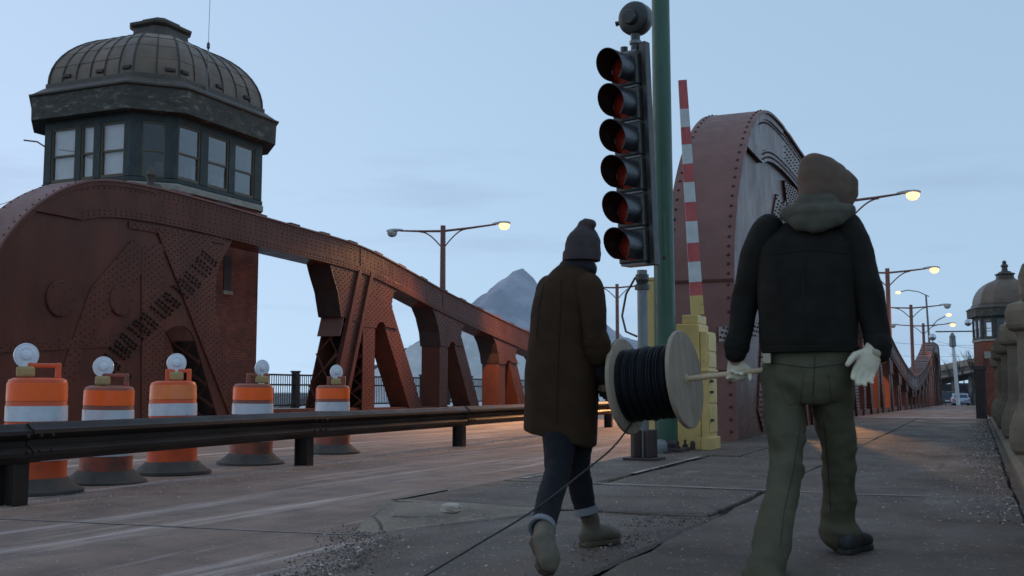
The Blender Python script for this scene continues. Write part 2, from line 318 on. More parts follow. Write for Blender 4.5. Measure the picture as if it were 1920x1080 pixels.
b = B(); b.box(-900, 900, 122, 2500, -7, -3.0).build('far_bank', LANDM); struct(bpy.data.objects['far_bank'], 'dark flat ground of the far bank')
rv = M('river_water', (.02, .03, .04), (.025, .035, .045), .1, .12, bump=.02, bscale=1.2)
b = B(); b.add([(-4000, -4000, -6), (4000, -4000, -6), (4000, 4000, -6), (-4000, 4000, -6)], [(0, 1, 2, 3)]); struct(b.build('river', rv), 'river water under the bridge')
b = B(); b.box(-30, 4, -30, 17, -2.5, -.22).build('approach_fill', LANDM); struct(bpy.data.objects['approach_fill'], 'fill under the bridge approach')

# sidewalk: base with single slabs
sw = B().box(-3.6, 2.2, -12, 31, -.6, -.16).build('sidewalk', LANDM); struct(sw, 'cracked concrete sidewalk leading onto the bridge')
def slab(x0, x1, y0, y1, z, jag=.012, tilt=0):
    n = max(int((y1-y0)/.35), 2); L = []; Rr = []
    for i in range(n+1):
        y = y0+(y1-y0)*i/n; L.append((x0+rnd(-jag, jag), y)); Rr.append((x1+rnd(-jag, jag), y))
    m = max(int((x1-x0)/.35), 2); Bt = [(x0+(x1-x0)*i/m, y0+rnd(-jag, jag)) for i in range(1, m)]; T = [(x0+(x1-x0)*i/m, y1+rnd(-jag, jag)) for i in range(m-1, 0, -1)]
    poly = L[:1]+Bt+Rr+T+L[:0:-1]
    k = len(poly); b = B(); zt = lambda x: z+tilt*(x-x0)
    b.add([(x, y, z-.16) for x, y in poly]+[(x, y, zt(x)) for x, y in poly], [tuple(range(k, 2*k))]+[(i, (i+1) % k, (i+1) % k+k, i+k) for i in range(k)])
    return b.build('slab', WALKM, sw, bevel=.012)
slab(-3.74, -1.53, 6.56, 8.38, -.004, .02)
slab(-3.75, -2.93, 8.42, 12.6, 0, .02); slab(-2.89, -1.52, 8.42, 12.6, -.012, .02)
slab(-3.74, -2.6, 12.64, 31, 0, .012); slab(-2.57, -1.5, 12.64, 18, -.006); slab(-2.57, -1.5, 18.03, 24.5, 0); slab(-2.57, -1.5, 24.53, 31, 0)
slab(-1.44, .22, 1.0, 6.72, .012, .02); slab(-1.46, .22, 6.76, 12.6, .004, .015)
slab(-1.47, .22, 12.64, 18, 0); slab(-1.47, .22, 18.03, 24.5, -.004); slab(-1.47, .22, 24.53, 31, 0)
slab(.24, 2.2, -6, 31, -.02)
# near ramp slab, sunk and tipped towards the road
def rampz(x, y):
    e = -3.52+max(0, 5.9-y)*.42; t = (x-e)/1.15
    return -.152+.145*max(0, min(1, t))**.8
b = B(); nx, ny = 60, 60
P = []
for j in range(ny+1):
    y = 1.0+(6.52-1.0)*j/ny; e = -3.56+max(0, 5.9-y)*.42
    for i in range(nx+1):
        x = e+(-1.50-e)*i/nx; P.append((x, y+.02*noise.noise((x*3, y*3, 1)), rampz(x, y)+.012*noise.noise((x*2.2, y*2.2, 3))+.006*noise.noise((x*9, y*9, 5))))
b.add(P, [(j*(nx+1)+i, j*(nx+1)+i+1, (j+1)*(nx+1)+i+1, (j+1)*(nx+1)+i) for j in range(ny) for i in range(nx)])
b.build('slab', WALKM, sw, smooth=True)
# broken kerb nose of the higher slab
def lump(name, mat, c, s, n=3, seed=0, amp=.25, flat=True):
    bm = bmesh.new(); bmesh.ops.create_icosphere(bm, subdivisions=n, radius=1)
    for v in bm.verts:
        p = v.co.copy(); q = max(abs(p.x), abs(p.y), abs(p.z)); p = p*(1/(q*.6+.4))*(1+amp*noise.noise(p*1.7+Vector((seed, 0, 0)))+amp*.4*noise.noise(p*5+Vector((seed, 3, 0))))
        v.co = Vector((p.x*s[0], p.y*s[1], p.z*s[2]))+Vector(c)
    me = bpy.data.meshes.new(name); bm.to_mesh(me); bm.free(); me.materials.append(mat); o = bpy.data.objects.new(name, me); COL.objects.link(o); return o
b = B(); n1, n2 = 34, 12; P = []
for j in range(n2+1):
    t = j/n2
    for i in range(n1+1):
        q = i/n1; tp = Vector((-3.82, 6.66, .002)).lerp(Vector((-2.55, 6.53, .0)), q); bt = Vector((-3.66, 5.88, -.17)).lerp(Vector((-2.5, 6.47, -.012)), q**.8)
        p = tp.lerp(bt, t); a_ = noise.noise(p*4)*.5+noise.noise(p*11)*.3; p.z += .03*math.sin(t*math.pi)*(1-q)+.012*a_*(1 if 0 < t < 1 else .3); p.y += .015*noise.noise(p*9+Vector((5, 0, 0))); P.append(tuple(p))
b.add(P, [(j*(n1+1)+i, (j+1)*(n1+1)+i, (j+1)*(n1+1)+i+1, j*(n1+1)+i+1) for j in range(n2) for i in range(n1)])
k0 = len(b.v); L_ = [P[j*(n1+1)] for j in range(n2+1)]; b.add(L_+[(x-.02, y, -.2) for x, y, z in L_], [(j, j+n2+1, j+n2+2, j+1) for j in range(n2)])
b.add([(-3.84, 7.6, .0), (-3.74, 7.6, .003), (-3.74, 6.6, .003), (-3.83, 6.66, .0), (-3.84, 7.6, -.2), (-3.84, 6.66, -.2)], [(0, 1, 2, 3)[::-1], (0, 3, 5, 4)])
b.build('kerb_nose', BRKM, sw)
c = atz(850, 955, .01); tag(lump('concrete_chunk', M('pale_rubble', (.52, .44, .35), (.40, .33, .26), 9, .9, bump=.004), (c.x, c.y-.03, .018), (.065, .05, .032), 3, 4), 'pale broken lump of concrete on the slab joint by the kerb corner', 'rubble')
# dirt lines in the joints + road edge
def strip(pts, w, z, name='dirt', n=40):
    b = B(); pts = [Vector(p) for p in pts]; P = []
    for i in range(n+1):
        t = i/n*(len(pts)-1); k = min(int(t), len(pts)-2); p = pts[k].lerp(pts[k+1], t-k); d = (pts[k+1]-pts[k]).normalized(); s = Vector((-d.y, d.x, 0)); ww = w*(.55+.9*abs(noise.noise(p*1.3))+.25*rnd(-1, 1))
        zz = z(p) if callable(z) else z
        P += [p+s*ww+Vector((0, 0, zz)), p-s*ww*rnd(.7, 1)+Vector((0, 0, zz))]
    b.add(P, [(2*i, 2*i+1, 2*i+3, 2*i+2) for i in range(n)]); return b.build(name, DIRT, sw)
strip([(-1.50, 2, 0), (-1.47, 6.6, 0)], .03, .0035, n=90)
strip([(-3.78, 6.68, 0), (-2.6, 6.535, 0), (-2.0, 6.54, 0)], .012, .0055, n=80)
tag(strip([(-2.6, 6.53, 0), (-1.5, 6.66, 0)], .022, .0045), '', ''); 
for o in bpy.data.objects:
    if o.name.startswith('dirt'):
        for kk in ('label', 'category'):
            if kk in o: del o[kk]
# salt-filled joints on the sidewalk
SALTJ = M('salt_joint', (.40, .33, .30), (.24, .19, .16), 5, .95, bump=.003)
def salt(pts, w, z=.004):
    o = strip(pts, w, z, 'salt_line', 60); o.data.materials.clear(); o.data.materials.append(SALTJ)
strip([(-3.55, 6.22, -.075), (-3.2, 6.28, -.05), (-2.95, 6.36, -.025)], .006, .012, n=30)
salt([(-3.5, 5.94, -.135), (-3.1, 6.13, -.085), (-2.75, 6.33, -.035), (-2.5, 6.44, -.012)], .013, .012)
salt([(-3.0, 8.40, .002), (-1.50, 8.34, .002)], .035); salt([(-1.46, 8.30, .006), (-.9, 8.2, .006), (-.3, 8.28, .006)], .02); salt([(-3.62, 8.6, .002), (-3.60, 10.4, .002)], .05); salt([(-2.91, 9.5, .002), (-2.93, 12.2, .002)], .03)
# road transverse joint
b = B(); a0, a1 = atz(0, 972, -.136), atz(700, 1004, -.136); d = (a1-a0).normalized(); s = Vector((-d.y, d.x, 0))*.014
P = []
for i in range(41):
    p = a0.lerp(a1, i/40)+s*rnd(-1, 1)*.5; P += [p+s*rnd(.6, 1.4), p-s*rnd(.6, 1.4)]
b.add(P, [(2*i, 2*i+1, 2*i+3, 2*i+2) for i in range(40)]); o = b.build('joint_seal', M('joint_salt', (.26, .24, .23), (.05, .045, .04), 3, .9), bpy.data.objects['road'])
# pebbles and grit (uncountable)
b = B()
def peb(x, y, z, r):
    vs = []; 
    for k in range(5): a = k*1.2566+rnd(-.3, .3); vs.append((x+r*math.cos(a)*rnd(.7, 1.2), y+r*math.sin(a)*rnd(.7, 1.2), z+r*rnd(.0, .3)))
    vs.append((x+rnd(-.3, .3)*r, y, z+r*rnd(.7, 1.1))); b.add(vs, [(k, (k+1) % 5, 5) for k in range(5)])
for i in range(5200):
    u = random.random()
    if u < .30: x = .22-abs(random.gauss(0, .22)); y = rnd(3.0, 26); z = 0; r = rnd(.004, .016)
    elif u < .34:
        y = rnd(2.6, 6.6); x = -3.5+max(0, 5.9-y)*.42+random.gauss(-.02, .17); z = max(rampz(x, y), -.14); r = rnd(.003, .016)
    else:
        y = rnd(2.6, 16); x = rnd(-3.5, .2); z = rampz(x, y)+.004 if (x < -1.5 and y < 6.5) else .006; r = rnd(.002, .008)
    peb(x, y, z, r)
for i in range(1200):
    y = rnd(5, 20); x = -6.9-(y-6)*.07+random.gauss(0, .35); peb(x, y, -.14, rnd(.003, .012))
o = b.build('grit', PEBB, None, kind='stuff'); o['label'] = 'loose pale grit and pebbles on the sidewalk'
b = B()
for i in range(9000):
    y = rnd(2.4, 6.3); x = -3.5+max(0, 5.9-y)*.42+random.gauss(-.06, .13)+.12*noise.noise((y*1.6, 3, 1)); z = max(rampz(x, y), -.14); peb(x, y, z-.001, rnd(.0015, .0062)*(1 if random.random() > .04 else 2))
for i in range(1300):
    y = 5.9+random.gauss(0, .55); x = -1.66+random.gauss(0, .13)
    if y < 6.5: peb(x, y, rampz(x, y)-.001, rnd(.002, .009))
for i in range(1500):
    y = rnd(4, 30); x = .24-abs(random.gauss(0, .13)); peb(x, y, 0, rnd(.003, .014))
o = b.build('gravel', GRAV, None, kind='stuff'); o['label'] = 'dark gravel gathered against the kerb edges'
# bridge sidewalk deck (far)
sheet('bridge_walk', DECKM, -3.4, .35, [31]+list(range(34, 124, 4)), .0, 'bridge sidewalk deck beyond the slabs')
b = B().box(-3.36, .3, 30.98, 31.9, -.2, .012); struct(b.build('expansion_plate', M('plate_steel', (.22, .21, .22), (.16, .15, .16), 2, .5, metal=.3), None), 'pale steel expansion plate across the sidewalk')
# low kerb under the balustrade
b = B()
P = [(.30, .0), (.30, .07), (.36, .11), (1.05, .11), (1.05, 0)]
struct(b.rings([[(x, y, z-.02) for x, z in P] for y in (2, 31.5)]).build('balustrade_kerb', CONC), 'low concrete kerb under the balustrade')
# ================================================================== BRIDGE TRUSSES
TOP = catmull([(16.0, -.4), (16.0, 1.2), (16.0, 2.35), (16.12, 3.1), (16.52, 3.95), (17.2, 4.75), (18.15, 5.42), (19.35, 5.84), (21.2, 5.97), (23.5, 5.95), (26, 5.88), (28, 5.83), (30.4, 5.76), (32.1, 5.62), (34.4, 5.28), (37.4, 4.78), (40.9, 4.3), (45.6, 3.70), (50, 3.2), (55, 2.72), (60, 2.34), (64, 2.1), (67.9, 2.0)], 5)
def ztop(y):
    for (a, za), (c, zc) in zip(TOP[12:], TOP[13:]):
        if a <= y <= c and c > a: return za+(zc-za)*(y-a)/(c-a)
    return TOP[-1][1]
CH = .92
LT = lambda x, y: (lambda p: (p.y, p.z))(atX(x, y, -19.2))
def truss(name, xr, label, far=False, other=None):
    """rolling leaf truss: right face at x = xr, 0.88 m thick; far leaf mirrored about midspan"""
    xl = xr-.88
    fy = (lambda y: 136-y) if far else (lambda y: y); off = (lambda y: dz(fy(y)))
    T = thing(name, label, 'bridge truss', (xr-.44, fy(16), 0), group='rolling leaf trusses of the bridge')
    mp = lambda poly: [(fy(y), z+(off(y) if y > 24 or far else 0)) for y, z in poly][::(-1 if far else 1)]
    def pr(nm, poly, x0, x1, mat=STEEL, bev=.006, par=T): return B().prismX(mp(poly[::-1]), x0, x1).build(nm, mat, par, world=True, bevel=bev)
    rv = B()
    def rivet(y, z, x, r=.026, h=.02, n=6):
        y, z = mp([(y, z)])[0]; o = len(rv.v)
        rv.v += [(x, y+r*math.cos(k*6.2832/n), z+r*math.sin(k*6.2832/n)) for k in range(n)]+[(x+h, y+r*.6*math.cos(k*6.2832/n), z+r*.6*math.sin(k*6.2832/n)) for k in range(n)]
        rv.f += [(o+k, o+(k+1) % n, o+n+(k+1) % n, o+n+k) for k in range(n)]+[tuple(range(o+n, o+2*n))]
    def fill(poly, x, sp=.15, r=.024, skip=0):
        ys = [p[0] for p in poly]; zs = [p[1] for p in poly]; y = min(ys); i = 0
        while y < max(ys):
            z = min(zs)+(sp*.5 if i % 2 else 0)
            while z < max(zs):
                if inside((y, z), poly) and random.random() > skip: rivet(y, z, x, r)
                z += sp
            y += sp*.8; i += 1
    # curved end flange (wide plate following the profile) with riveted edges
    cur = [p for p in TOP if p[0] <= 21.4]
    def off_curve(C, d):
        out = []
        for i, (y, z) in enumerate(C):
            a = C[max(i-1, 0)]; c = C[min(i+1, len(C)-1)]; ty, tz = c[0]-a[0], c[1]-a[1]; L = math.hypot(ty, tz) or 1; out.append((y+tz/L*d, z-ty/L*d))
        return out
    inner = off_curve(cur, .05)
    pr('curved_flange', cur+inner[::-1], xl-.09, xr+.09, STEEL2, .004)
    pr('flange_angle', off_curve(cur, .052)+off_curve(cur, .16)[::-1], xr-.02, xr+.055, STEEL, .004)
    fl = B(); L = 0
    for i in range(1, len(cur)):
        y, z = cur[i]; a = cur[i-1]; t = Vector((0, y-a[0], z-a[1])); n = Vector((0, -t.z, t.y)).normalized(); L += t.length
        if t.length < .02: continue
        steps = max(1, round(t.length/.21))
        for s in range(steps):
            p = Vector((0, a[0], a[1]))+t*(s/steps); q = mp([(p.y, p.z)])[0]; nn = Vector((0, n.y*(-1 if far else 1), n.z))
            for x in (xl, xr): fl.lathe([(.027, -.003), (.024, .013), (.01, .02)], 6, (x, q[0], q[1]), nn)
    fl.build('edge_rivets', RIVET, T, world=True, kind='stuff')
    for z in (1.05, 2.42):
        q = mp([(15.985, z)])[0]; B().box(xl-.085, xr+.085, q[0]-.006, q[0]+.02, q[1]-.02, q[1]+.02).build('flange_seam', STEEL, T, world=True)
    # end web: two plates with an arched opening
    web = [(16.04, -.4)]+[p for p in off_curve(cur, .05) if p[1] > -.3 and p[0] < 20.6]+[(20.6, 5.1), (24.4, 5.0), (24.2, 4.75), (23.8, 4.2), (23.66, 3.5), (23.68, 2.9), (24.2, 1.5), (25.1, .15), (25.4, -.4), (24.15, -.4), (23.4, 1.1), (22.95, 2.05), (22.75, 2.32), (22.45, 2.46), (22.1, 2.44), (21.75, 2.26), (21.55, 1.95), (21.5, 1.5), (21.5, -.4)]
    pr('end_web', web, xr-.05, xr); pr('end_web', web, xl, xl+.05)
    # raised plates on the web face
    def plate(nm, px, th=.03, sp=.15, r=.024, mat=STEEL, skip=0):
        poly = [LT(*q) for q in px]; pr(nm, poly, xr+.001, xr+th, mat, .004); fill(poly, xr+th, sp, r, skip)
    plate('diagonal_plate', [(92, 760), (168, 542), (246, 450), (300, 470), (225, 560), (158, 640), (118, 790)], .028, .17)
    plate('upright_plate', [(264, 470), (306, 455), (306, 800), (264, 800)], .036, .16)
    plate('main_diagonal', [(290, 428), (365, 438), (416, 468), (402, 525), (402, 590), (424, 682), (462, 800), (437, 800), (368, 625), (335, 540)], .05, .15)
    plate('waist_strip', [(-120, 648), (262, 632), (262, 648), (-120, 668)], .03, .15)
    if xr < -10: plate('top_strip', [(240, 415), (420, 447), (420, 458), (240, 428)], .04, .13)
    big = B()
    for i in range(34):
        if i % 6 == 5: continue
        cx, cy = 390-197*i/33+6*math.sin(i*.2), 482+213*i/33
        for k in (-2, -1, 0, 1, 2):
            y, z = LT(cx+k*6.2+(3 if i % 2 else 0), cy+k*5.2+rnd(-1, 1)); q = mp([(y, z)])[0]; big.lathe([(.042, 0), (.038, .05), (.018, .068)], 6, (xr+.03, q[0], q[1]), (1, 0, 0))
    big.build('bolt_ends', BOLTM, T, world=True, kind='stuff')
    for cx, cy, r in ((112, 560, .42), (226, 562, .40)):
        y, z = mp([LT(cx, cy)])[0]; o = B().lathe([(r, -.01), (r, .045), (r-.02, .06), (.01, .06)], 28, (xr, y, z), (1, 0, 0)).build('cover_disc', STEEL, T, world=True)
        for k in range(8): rivet(*(LT(cx, cy)[0]+(r-.06)*math.cos(k*.785), LT(cx, cy)[1]+(r-.06)*math.sin(k*.785)), xr+.06)
    y, z = mp([LT(240, 706)])[0]; B().lathe([(.13, -.01), (.13, .03), (.09, .035), (.085, -.005), (.01, -.004)], 18, (xr, y, z), (1, 0, 0)).build('drain_hole', BOLTM, T, world=True)
    # top chord: web, flanges, stiffened joints
    ys = [18.75+i*(67.9-18.75)/94 for i in range(95)]
    zb_ = ztop(18.75)-CH; up = [p for p in off_curve([q for q in TOP if 15.9 < q[0] < 18.7], .05) if p[1] > zb_]+[(y, ztop(y)-.05) for y in ys]; dn = [(y, ztop(y)-CH) for y in ys]
    pr('top_chord', up+dn[::-1], xl+.03, xr+.03, STEEL)
    pr('chord_top_flange', [(y, ztop(y)) for y in ys]+[(y, ztop(y)-.048) for y in ys][::-1], xl-.08, xr+.08, STEEL2, .004)
    pr('chord_lower_angle', [(17.45, zb_+.19)]+[(y, ztop(y)-CH+.20) for y in ys]+[(y, ztop(y)-CH-.01) for y in ys][::-1]+[(17.3, zb_-.01)], xr+.031, xr+.075, STEEL, .004)
    for y in ys:
        for dzz in (.13, .22, CH-.15, CH-.06):
            for s in (0, .18, .36): rivet(y+s, ztop(y+s)-dzz, xr+(.075 if dzz > .6 else .03), .022)
    for y in [21.5+i*.26 for i in range(170)]:
        for dzz in (.34, .46, .58): rivet(y, ztop(y)-dzz, xr+.03, .02)
    for y in (31.2, 37.4, 43.5, 49.5, 55.5, 61.5): pr('splice_plate', [(y, ztop(y)-.055), (y+.06, ztop(y+.06)-.055), (y+.06, ztop(y)-CH+.2), (y, ztop(y)-CH+.2)], xr+.032, xr+.05, STEEL, 0)
    for i in range(27):
        y = 22+i*1.7; pr('flange_batten', [(y, ztop(y)-.01), (y+.5, ztop(y+.5)-.01), (y+.5, ztop(y+.5)+.055), (y, ztop(y)+.055)], xl-.05, xr+.05, DARKST if i % 2 else STEEL2, 0)
    # verticals, diagonals, gussets
    lat = B()
    def lattice(p0, p1, n):
        """X lacing on the shore-side face between xl and xr from p0 to p1 (y,z)"""
        p0, p1 = mp([p0])[0], mp([p1])[0]
        for k in range(n):
            a = Vector((0, *p0)).lerp(Vector((0, *p1)), k/n); c = Vector((0, *p0)).lerp(Vector((0, *p1)), (k+1)/n)
            for xa, xb in ((xl+.05, xr-.05), (xr-.05, xl+.05)): lat.tube([(xa, a.y, a.z), (xb, c.y, c.z)], (.06, .014), 4)
    def gusset(poly, sp=.17): pr('gusset', poly, xr-.035, xr+.014); pr('gusset', poly, xl-.01, xl+.035); fill(poly, xr+.014, sp)
    def member(nm, q, closed=True):
        if closed: pr(nm, q, xl+.04, xr-.04)
        else:
            pr(nm, q, xr-.05, xr); pr(nm, q, xl, xl+.05)
        fill(q, xr-(.04 if closed else 0), .19, .02)
    def backs(p0, p1, w=.04): # closing plate on the midspan-side face
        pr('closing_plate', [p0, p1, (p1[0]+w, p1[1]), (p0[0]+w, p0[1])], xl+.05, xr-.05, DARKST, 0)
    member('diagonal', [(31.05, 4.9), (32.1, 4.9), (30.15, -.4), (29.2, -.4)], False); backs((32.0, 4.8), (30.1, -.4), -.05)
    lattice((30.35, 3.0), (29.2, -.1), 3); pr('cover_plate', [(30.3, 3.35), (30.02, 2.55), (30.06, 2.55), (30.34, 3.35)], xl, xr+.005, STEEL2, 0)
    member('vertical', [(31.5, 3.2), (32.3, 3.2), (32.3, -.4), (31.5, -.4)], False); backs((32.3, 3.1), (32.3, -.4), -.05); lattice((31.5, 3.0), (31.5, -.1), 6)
    member('diagonal', [(32.0, 4.6), (33.0, 4.6), (36.25, -.4), (35.25, -.4)])
    for ya in (0, .78): pr('diagonal_rib', [(31.05+ya, 4.86), (31.05+ya+.2, 4.86), (29.25+ya+.2, -.3), (29.25+ya, -.3)], xr+.016, xr+.10, STEEL, .006)
    gusset([(29.35, 4.92), (29.5, 4.6), (29.85, 4.0), (30.1, 3.2), (31.2, 3.05), (31.45, 2.95), (32.35, 2.95), (32.42, 3.05), (32.6, 3.18), (32.85, 3.18), (33.0, 3.05), (33.9, 3.0), (33.5, 3.5), (33.42, 3.9), (33.55, 4.3), (34.1, 4.5), (34.2, 4.75), (31.8, 5.0)])
    # curved side plate closing the gusset edge towards the shore
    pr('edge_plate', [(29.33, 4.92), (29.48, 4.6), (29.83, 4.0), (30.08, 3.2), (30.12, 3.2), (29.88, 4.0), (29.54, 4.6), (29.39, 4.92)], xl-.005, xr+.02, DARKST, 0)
    for i, yv in enumerate((37.65, 43.3, 49.0, 54.7, 60.4, 66.0)):
        zc = ztop(yv)-CH; k = max(.35, min(1, zc/3.9)); w = .36
        member('vertical', [(yv-w, zc-.2), (yv+w, zc-.2), (yv+w, -.4), (yv-w, -.4)])
        if i < 5:
            d0 = yv+.35; z0 = zc-.1; z1 = -.4; sl = .62; member('diagonal', [(d0-.1, z0), (d0+.8, z0), (d0+.8+(z0-z1)*sl, z1), (d0-.1+(z0-z1)*sl, z1)])
        zz = lambda y: ztop(y)-CH+.03
        gusset([(yv-1.15, zz(yv-1.15)), (yv-.8, zz(yv-.8)-.32*k), (yv-.5, zc-.75*k), (yv-.37, zc-1.3*k), (yv+.37, zc-1.3*k), (yv+.5, zc-1.12*k), (yv+.72, zc-1.05*k), (yv+.95, zc-1.2*k), (yv+1.75, zc-1.25*k), (yv+1.42, zc-.85*k), (yv+1.55, zc-.45*k), (yv+1.9, zz(yv+1.9))], .19)
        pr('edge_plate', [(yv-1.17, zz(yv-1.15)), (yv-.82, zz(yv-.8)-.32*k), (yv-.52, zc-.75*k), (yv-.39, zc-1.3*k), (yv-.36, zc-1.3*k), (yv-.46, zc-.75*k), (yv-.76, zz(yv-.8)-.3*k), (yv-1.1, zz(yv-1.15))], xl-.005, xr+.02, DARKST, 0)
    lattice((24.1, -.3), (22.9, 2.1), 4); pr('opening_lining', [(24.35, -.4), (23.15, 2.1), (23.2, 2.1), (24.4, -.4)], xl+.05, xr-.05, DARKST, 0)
    lat.build('lattice', STEEL, T, world=True, kind='stuff')
    pr('deck_girder', [(25.4, .22), (67.9, .22), (67.9, -1.6), (25.4, -1.6)], xl+.1, xr-.1, STEEL, .01)
    rv.build('rivets', RIVET, T, world=True, kind='stuff')
    return T
truss('bridge_truss', -3.37, 'red brown riveted truss with curved end beside the crossing gate arm')
truss('bridge_truss', -19.2, 'large red brown riveted truss across the road behind the orange drums')
truss('bridge_truss', -3.37, 'far red brown truss half rising beyond midspan above the distant sidewalk', far=True)

# ================================================================== BRIDGE TOWERS
def octo(hx, hy, c, o=0):
    hx += o; hy += o; c += .586*o
    return [Vector(p) for p in ((hx, -(hy-c), 0), (hx, hy-c, 0), (hx-c, hy, 0), (-(hx-c), hy, 0), (-hx, hy-c, 0), (-hx, -(hy-c), 0), (-(hx-c), -hy, 0), (hx-c, -hy, 0))]
def tower(name, loc, hx, hy, c, zb, z0, wins, label, detail=True, sc=1., darkwall=None):
    T = thing(name, label, 'bridge tower', loc); Z = Vector((0, 0, 1))
    lv = lambda z: z0+z*sc      # z measured from the stone band, in the left tower's metres
    def ring(nm, specs, mat, smooth=False, bev=0, cap=True):
        return B().rings([[p+Z*z for p in octo(hx, hy, c, o)] for o, z in specs], True, cap).build(nm, mat, T, smooth=smooth, bevel=bev)
    ring('wall', [(-.05, zb), (-.05, lv(0))], BRICK)
    ring('stone_band', [(.06, lv(0)), (.06, lv(.17)), (.02, lv(.20))], STONE, bev=.01)
    ring('sill', [(-.01, lv(.2)), (.03, lv(.22)), (.03, lv(.33)), (-.05, lv(.36))], WOODG)
    ring('floor', [(-.3, lv(.25)), (-.3, lv(.4))], DARKST)
    ring('header', [(.0, lv(2.0)), (.0, lv(2.26))], WOODG)
    zw0, zw1 = lv(.36), lv(2.0)
    oc = octo(hx, hy, c, 0)
    for i in range(8):
        p, q = oc[i], oc[(i+1) % 8]; u = (q-p).normalized(); L = (q-p).length; n = Vector((u.y, -u.x, 0)); W = wins[i]
        edges = [0]+[e for w in W for e in w]+[L]
        for k in range(0, len(edges), 2):
            B().obox(p, u, n, Z, (edges[k]+(.0 if k == 0 else .002), edges[k+1]), (-.16, .0), (zw0, zw1)).build('window_post', WOODG, T)
        for (a, e) in W:
            w = B(); f = .055
            for (s0, s1, t0, t1) in ((a, a+f, zw0, zw1), (e-f, e, zw0, zw1), (a+f, e-f, zw0, zw0+.09), (a+f, e-f, zw1-f, zw1)): w.obox(p, u, n, Z, (s0, s1), (-.13, -.03), (t0, t1))
            zm = (zw0+zw1)/2-.03; w.obox(p, u, n, Z, (a+f, e-f), (-.12, -.05), (zm-.03, zm+.03))
            wo = w.build('window', M('window_frame', (.14, .10, .06), (.10, .075, .05), 9, .6), T)
            for (t0, t1, dd) in ((zw0+.09, zm-.03, -.085), (zm+.03, zw1-f, -.065)):
                B().obox(p, u, n, Z, (a+f, e-f), (dd-.006, dd), (t0, t1)).build('pane', GLASS, wo)
            if detail and i == 6: B().obox(p, u, n, Z, (a-.02, e+.02), (-.175, -.165), (zw0, zw1-.05)).build('brightening_sheet', M('brightening_sheet_white', (.80, .76, .70), (.70, .66, .6), 2, .8), wo)  # pale sheet added behind these panes so the windows look brighter
            if detail and i == 0: B().obox(p, u, n, Z, (a+.1, e-.25), (-1.0, -.7), (zw0-.3, zw0+rnd(.3, .9))).build('control_cabinet', M('cabinet_grey', (.16, .14, .15), (.1, .09, .1), 2, .6), T)
    # eaves
    e0 = 2.24
    ring('soffit', [(.0, lv(e0)), (.36, lv(e0+.02))], WOODG)
    fas = ring('fascia', [(.36, lv(e0)), (.39, lv(e0)), (.41, lv(e0+.70)), (.34, lv(e0+.70))], PEEL)
    ring('gutter', [(.40, lv(e0+.70)), (.48, lv(e0+.72)), (.49, lv(e0+.77)), (.44, lv(e0+.79))], LEADD)
    ring('skirt_roof', [(.44, lv(e0+.77)), (.10, lv(e0+1.02)), (.05, lv(e0+1.05))], LEADD)
    ring('dome_base', [(.04, lv(e0+1.0)), (.04, lv(e0+1.18)), (-.05, lv(e0+1.22))], LEADD, bev=.01)
    zd = lv(e0+1.20); H = (1.85 if detail else 2.2)*sc; am = math.acos(.30)
    rows = 5 if detail else 9; base = octo(hx, hy, c, -.06)
    def P(i, s, a):
        p = base[i].lerp(base[(i+1) % 8], s); k = math.cos(a)**.85; return p*k+Z*(zd+H*math.sin(a)/math.sin(am))
    if detail:
        sb = B()
        for i in range(8):
            n = 2 if i % 2 else 6
            for k in range(n):
                for r in range(rows):
                    a0 = am*(r/rows)**.95; a1 = am*((r+1)/rows)**.95; b = B(); g = 4; s0, s1 = k/n+.006, (k+1)/n-.006; vs = []; ji = rnd(-.012, .012)
                    for t in range(g+1):
                        a = a0+(a1-a0)*t/g; lift = .010*(1-t/g)+.004
                        for s in (s0, s1):
                            q = P(i, s, a); nn = Vector((q.x, q.y, (q.z-zd)*1.2)).normalized(); vs.append(q+nn*(lift+ji*.4))
                    b.add(vs, [(2*t, 2*t+1, 2*t+3, 2*t+2) for t in range(g)])
                    b.add([vs[0], vs[1], P(i, s1, a0), P(i, s0, a0)], [(0, 3, 2, 1)])
                    b.build('roof_panel', LEAD, T, smooth=False)
            for k in range(n):
                pts = [P(i, k/n, am*t/10) for t in range(11)]; sb.tube([q*1.0+Vector((q.x, q.y, 0)).normalized()*.025 for q in pts], .034 if k == 0 else .022, 5)
        sb.build('seam_ribs', M('seam_dark', (.060, .048, .038), (.045, .037, .03), 4, .7), T, kind='stuff')
        B().rings([[P(i, 0, am*t/12)*.997 for i in range(8)] for t in range(13)]).build('dome_shell', LEADD, T)
        for (i, s) in ((6, .22), (6, .62), (6, .93), (7, .8), (0, .05), (0, .45), (0, .8)):  # small dark boxes for the irregular dark gaps round the dome foot
            q = P(i, s, .10); u = (base[(i+1) % 8]-base[i]).normalized(); n = Vector((u.y, -u.x, 0)); B().obox(q, u, n, Z, (-.15, .15), (-.1, .08), (-.08, .03)).build('dome_gap', DARKST, T, bevel=.02)
    else:
        B().rings([[P(i, 0, am*t/rows) for i in range(8)] for t in range(rows+1)]).build('dome', LEAD, T)
    zt = zd+H
    lan = B()
    k = .30
    prof = [(1.0, -.06), (1.06, .0), (1.02, .08), (.9, .12), (.86, .34), (.98, .40), (1.0, .47), (.9, .5), (.62, .56), (.6, .62), (.45, .66)]
    lan.rings([[base[i]*(k*s)+Z*(zt+z*sc*1.25) for i in range(8)] for s, z in prof]); lan.build('lantern', LEADD, T, bevel=.01)
    return T, zt
cl = 1.344; hyL, hxL, cL = 2.97, 2.62, .95
E_w = [(0.02, 1.0), (1.34, 2.35), (2.64, 3.65)]; S_w = [(.27, 1.24), (1.45, 1.97), (2.21, 3.13)]; C_w = [(.34, .99)]
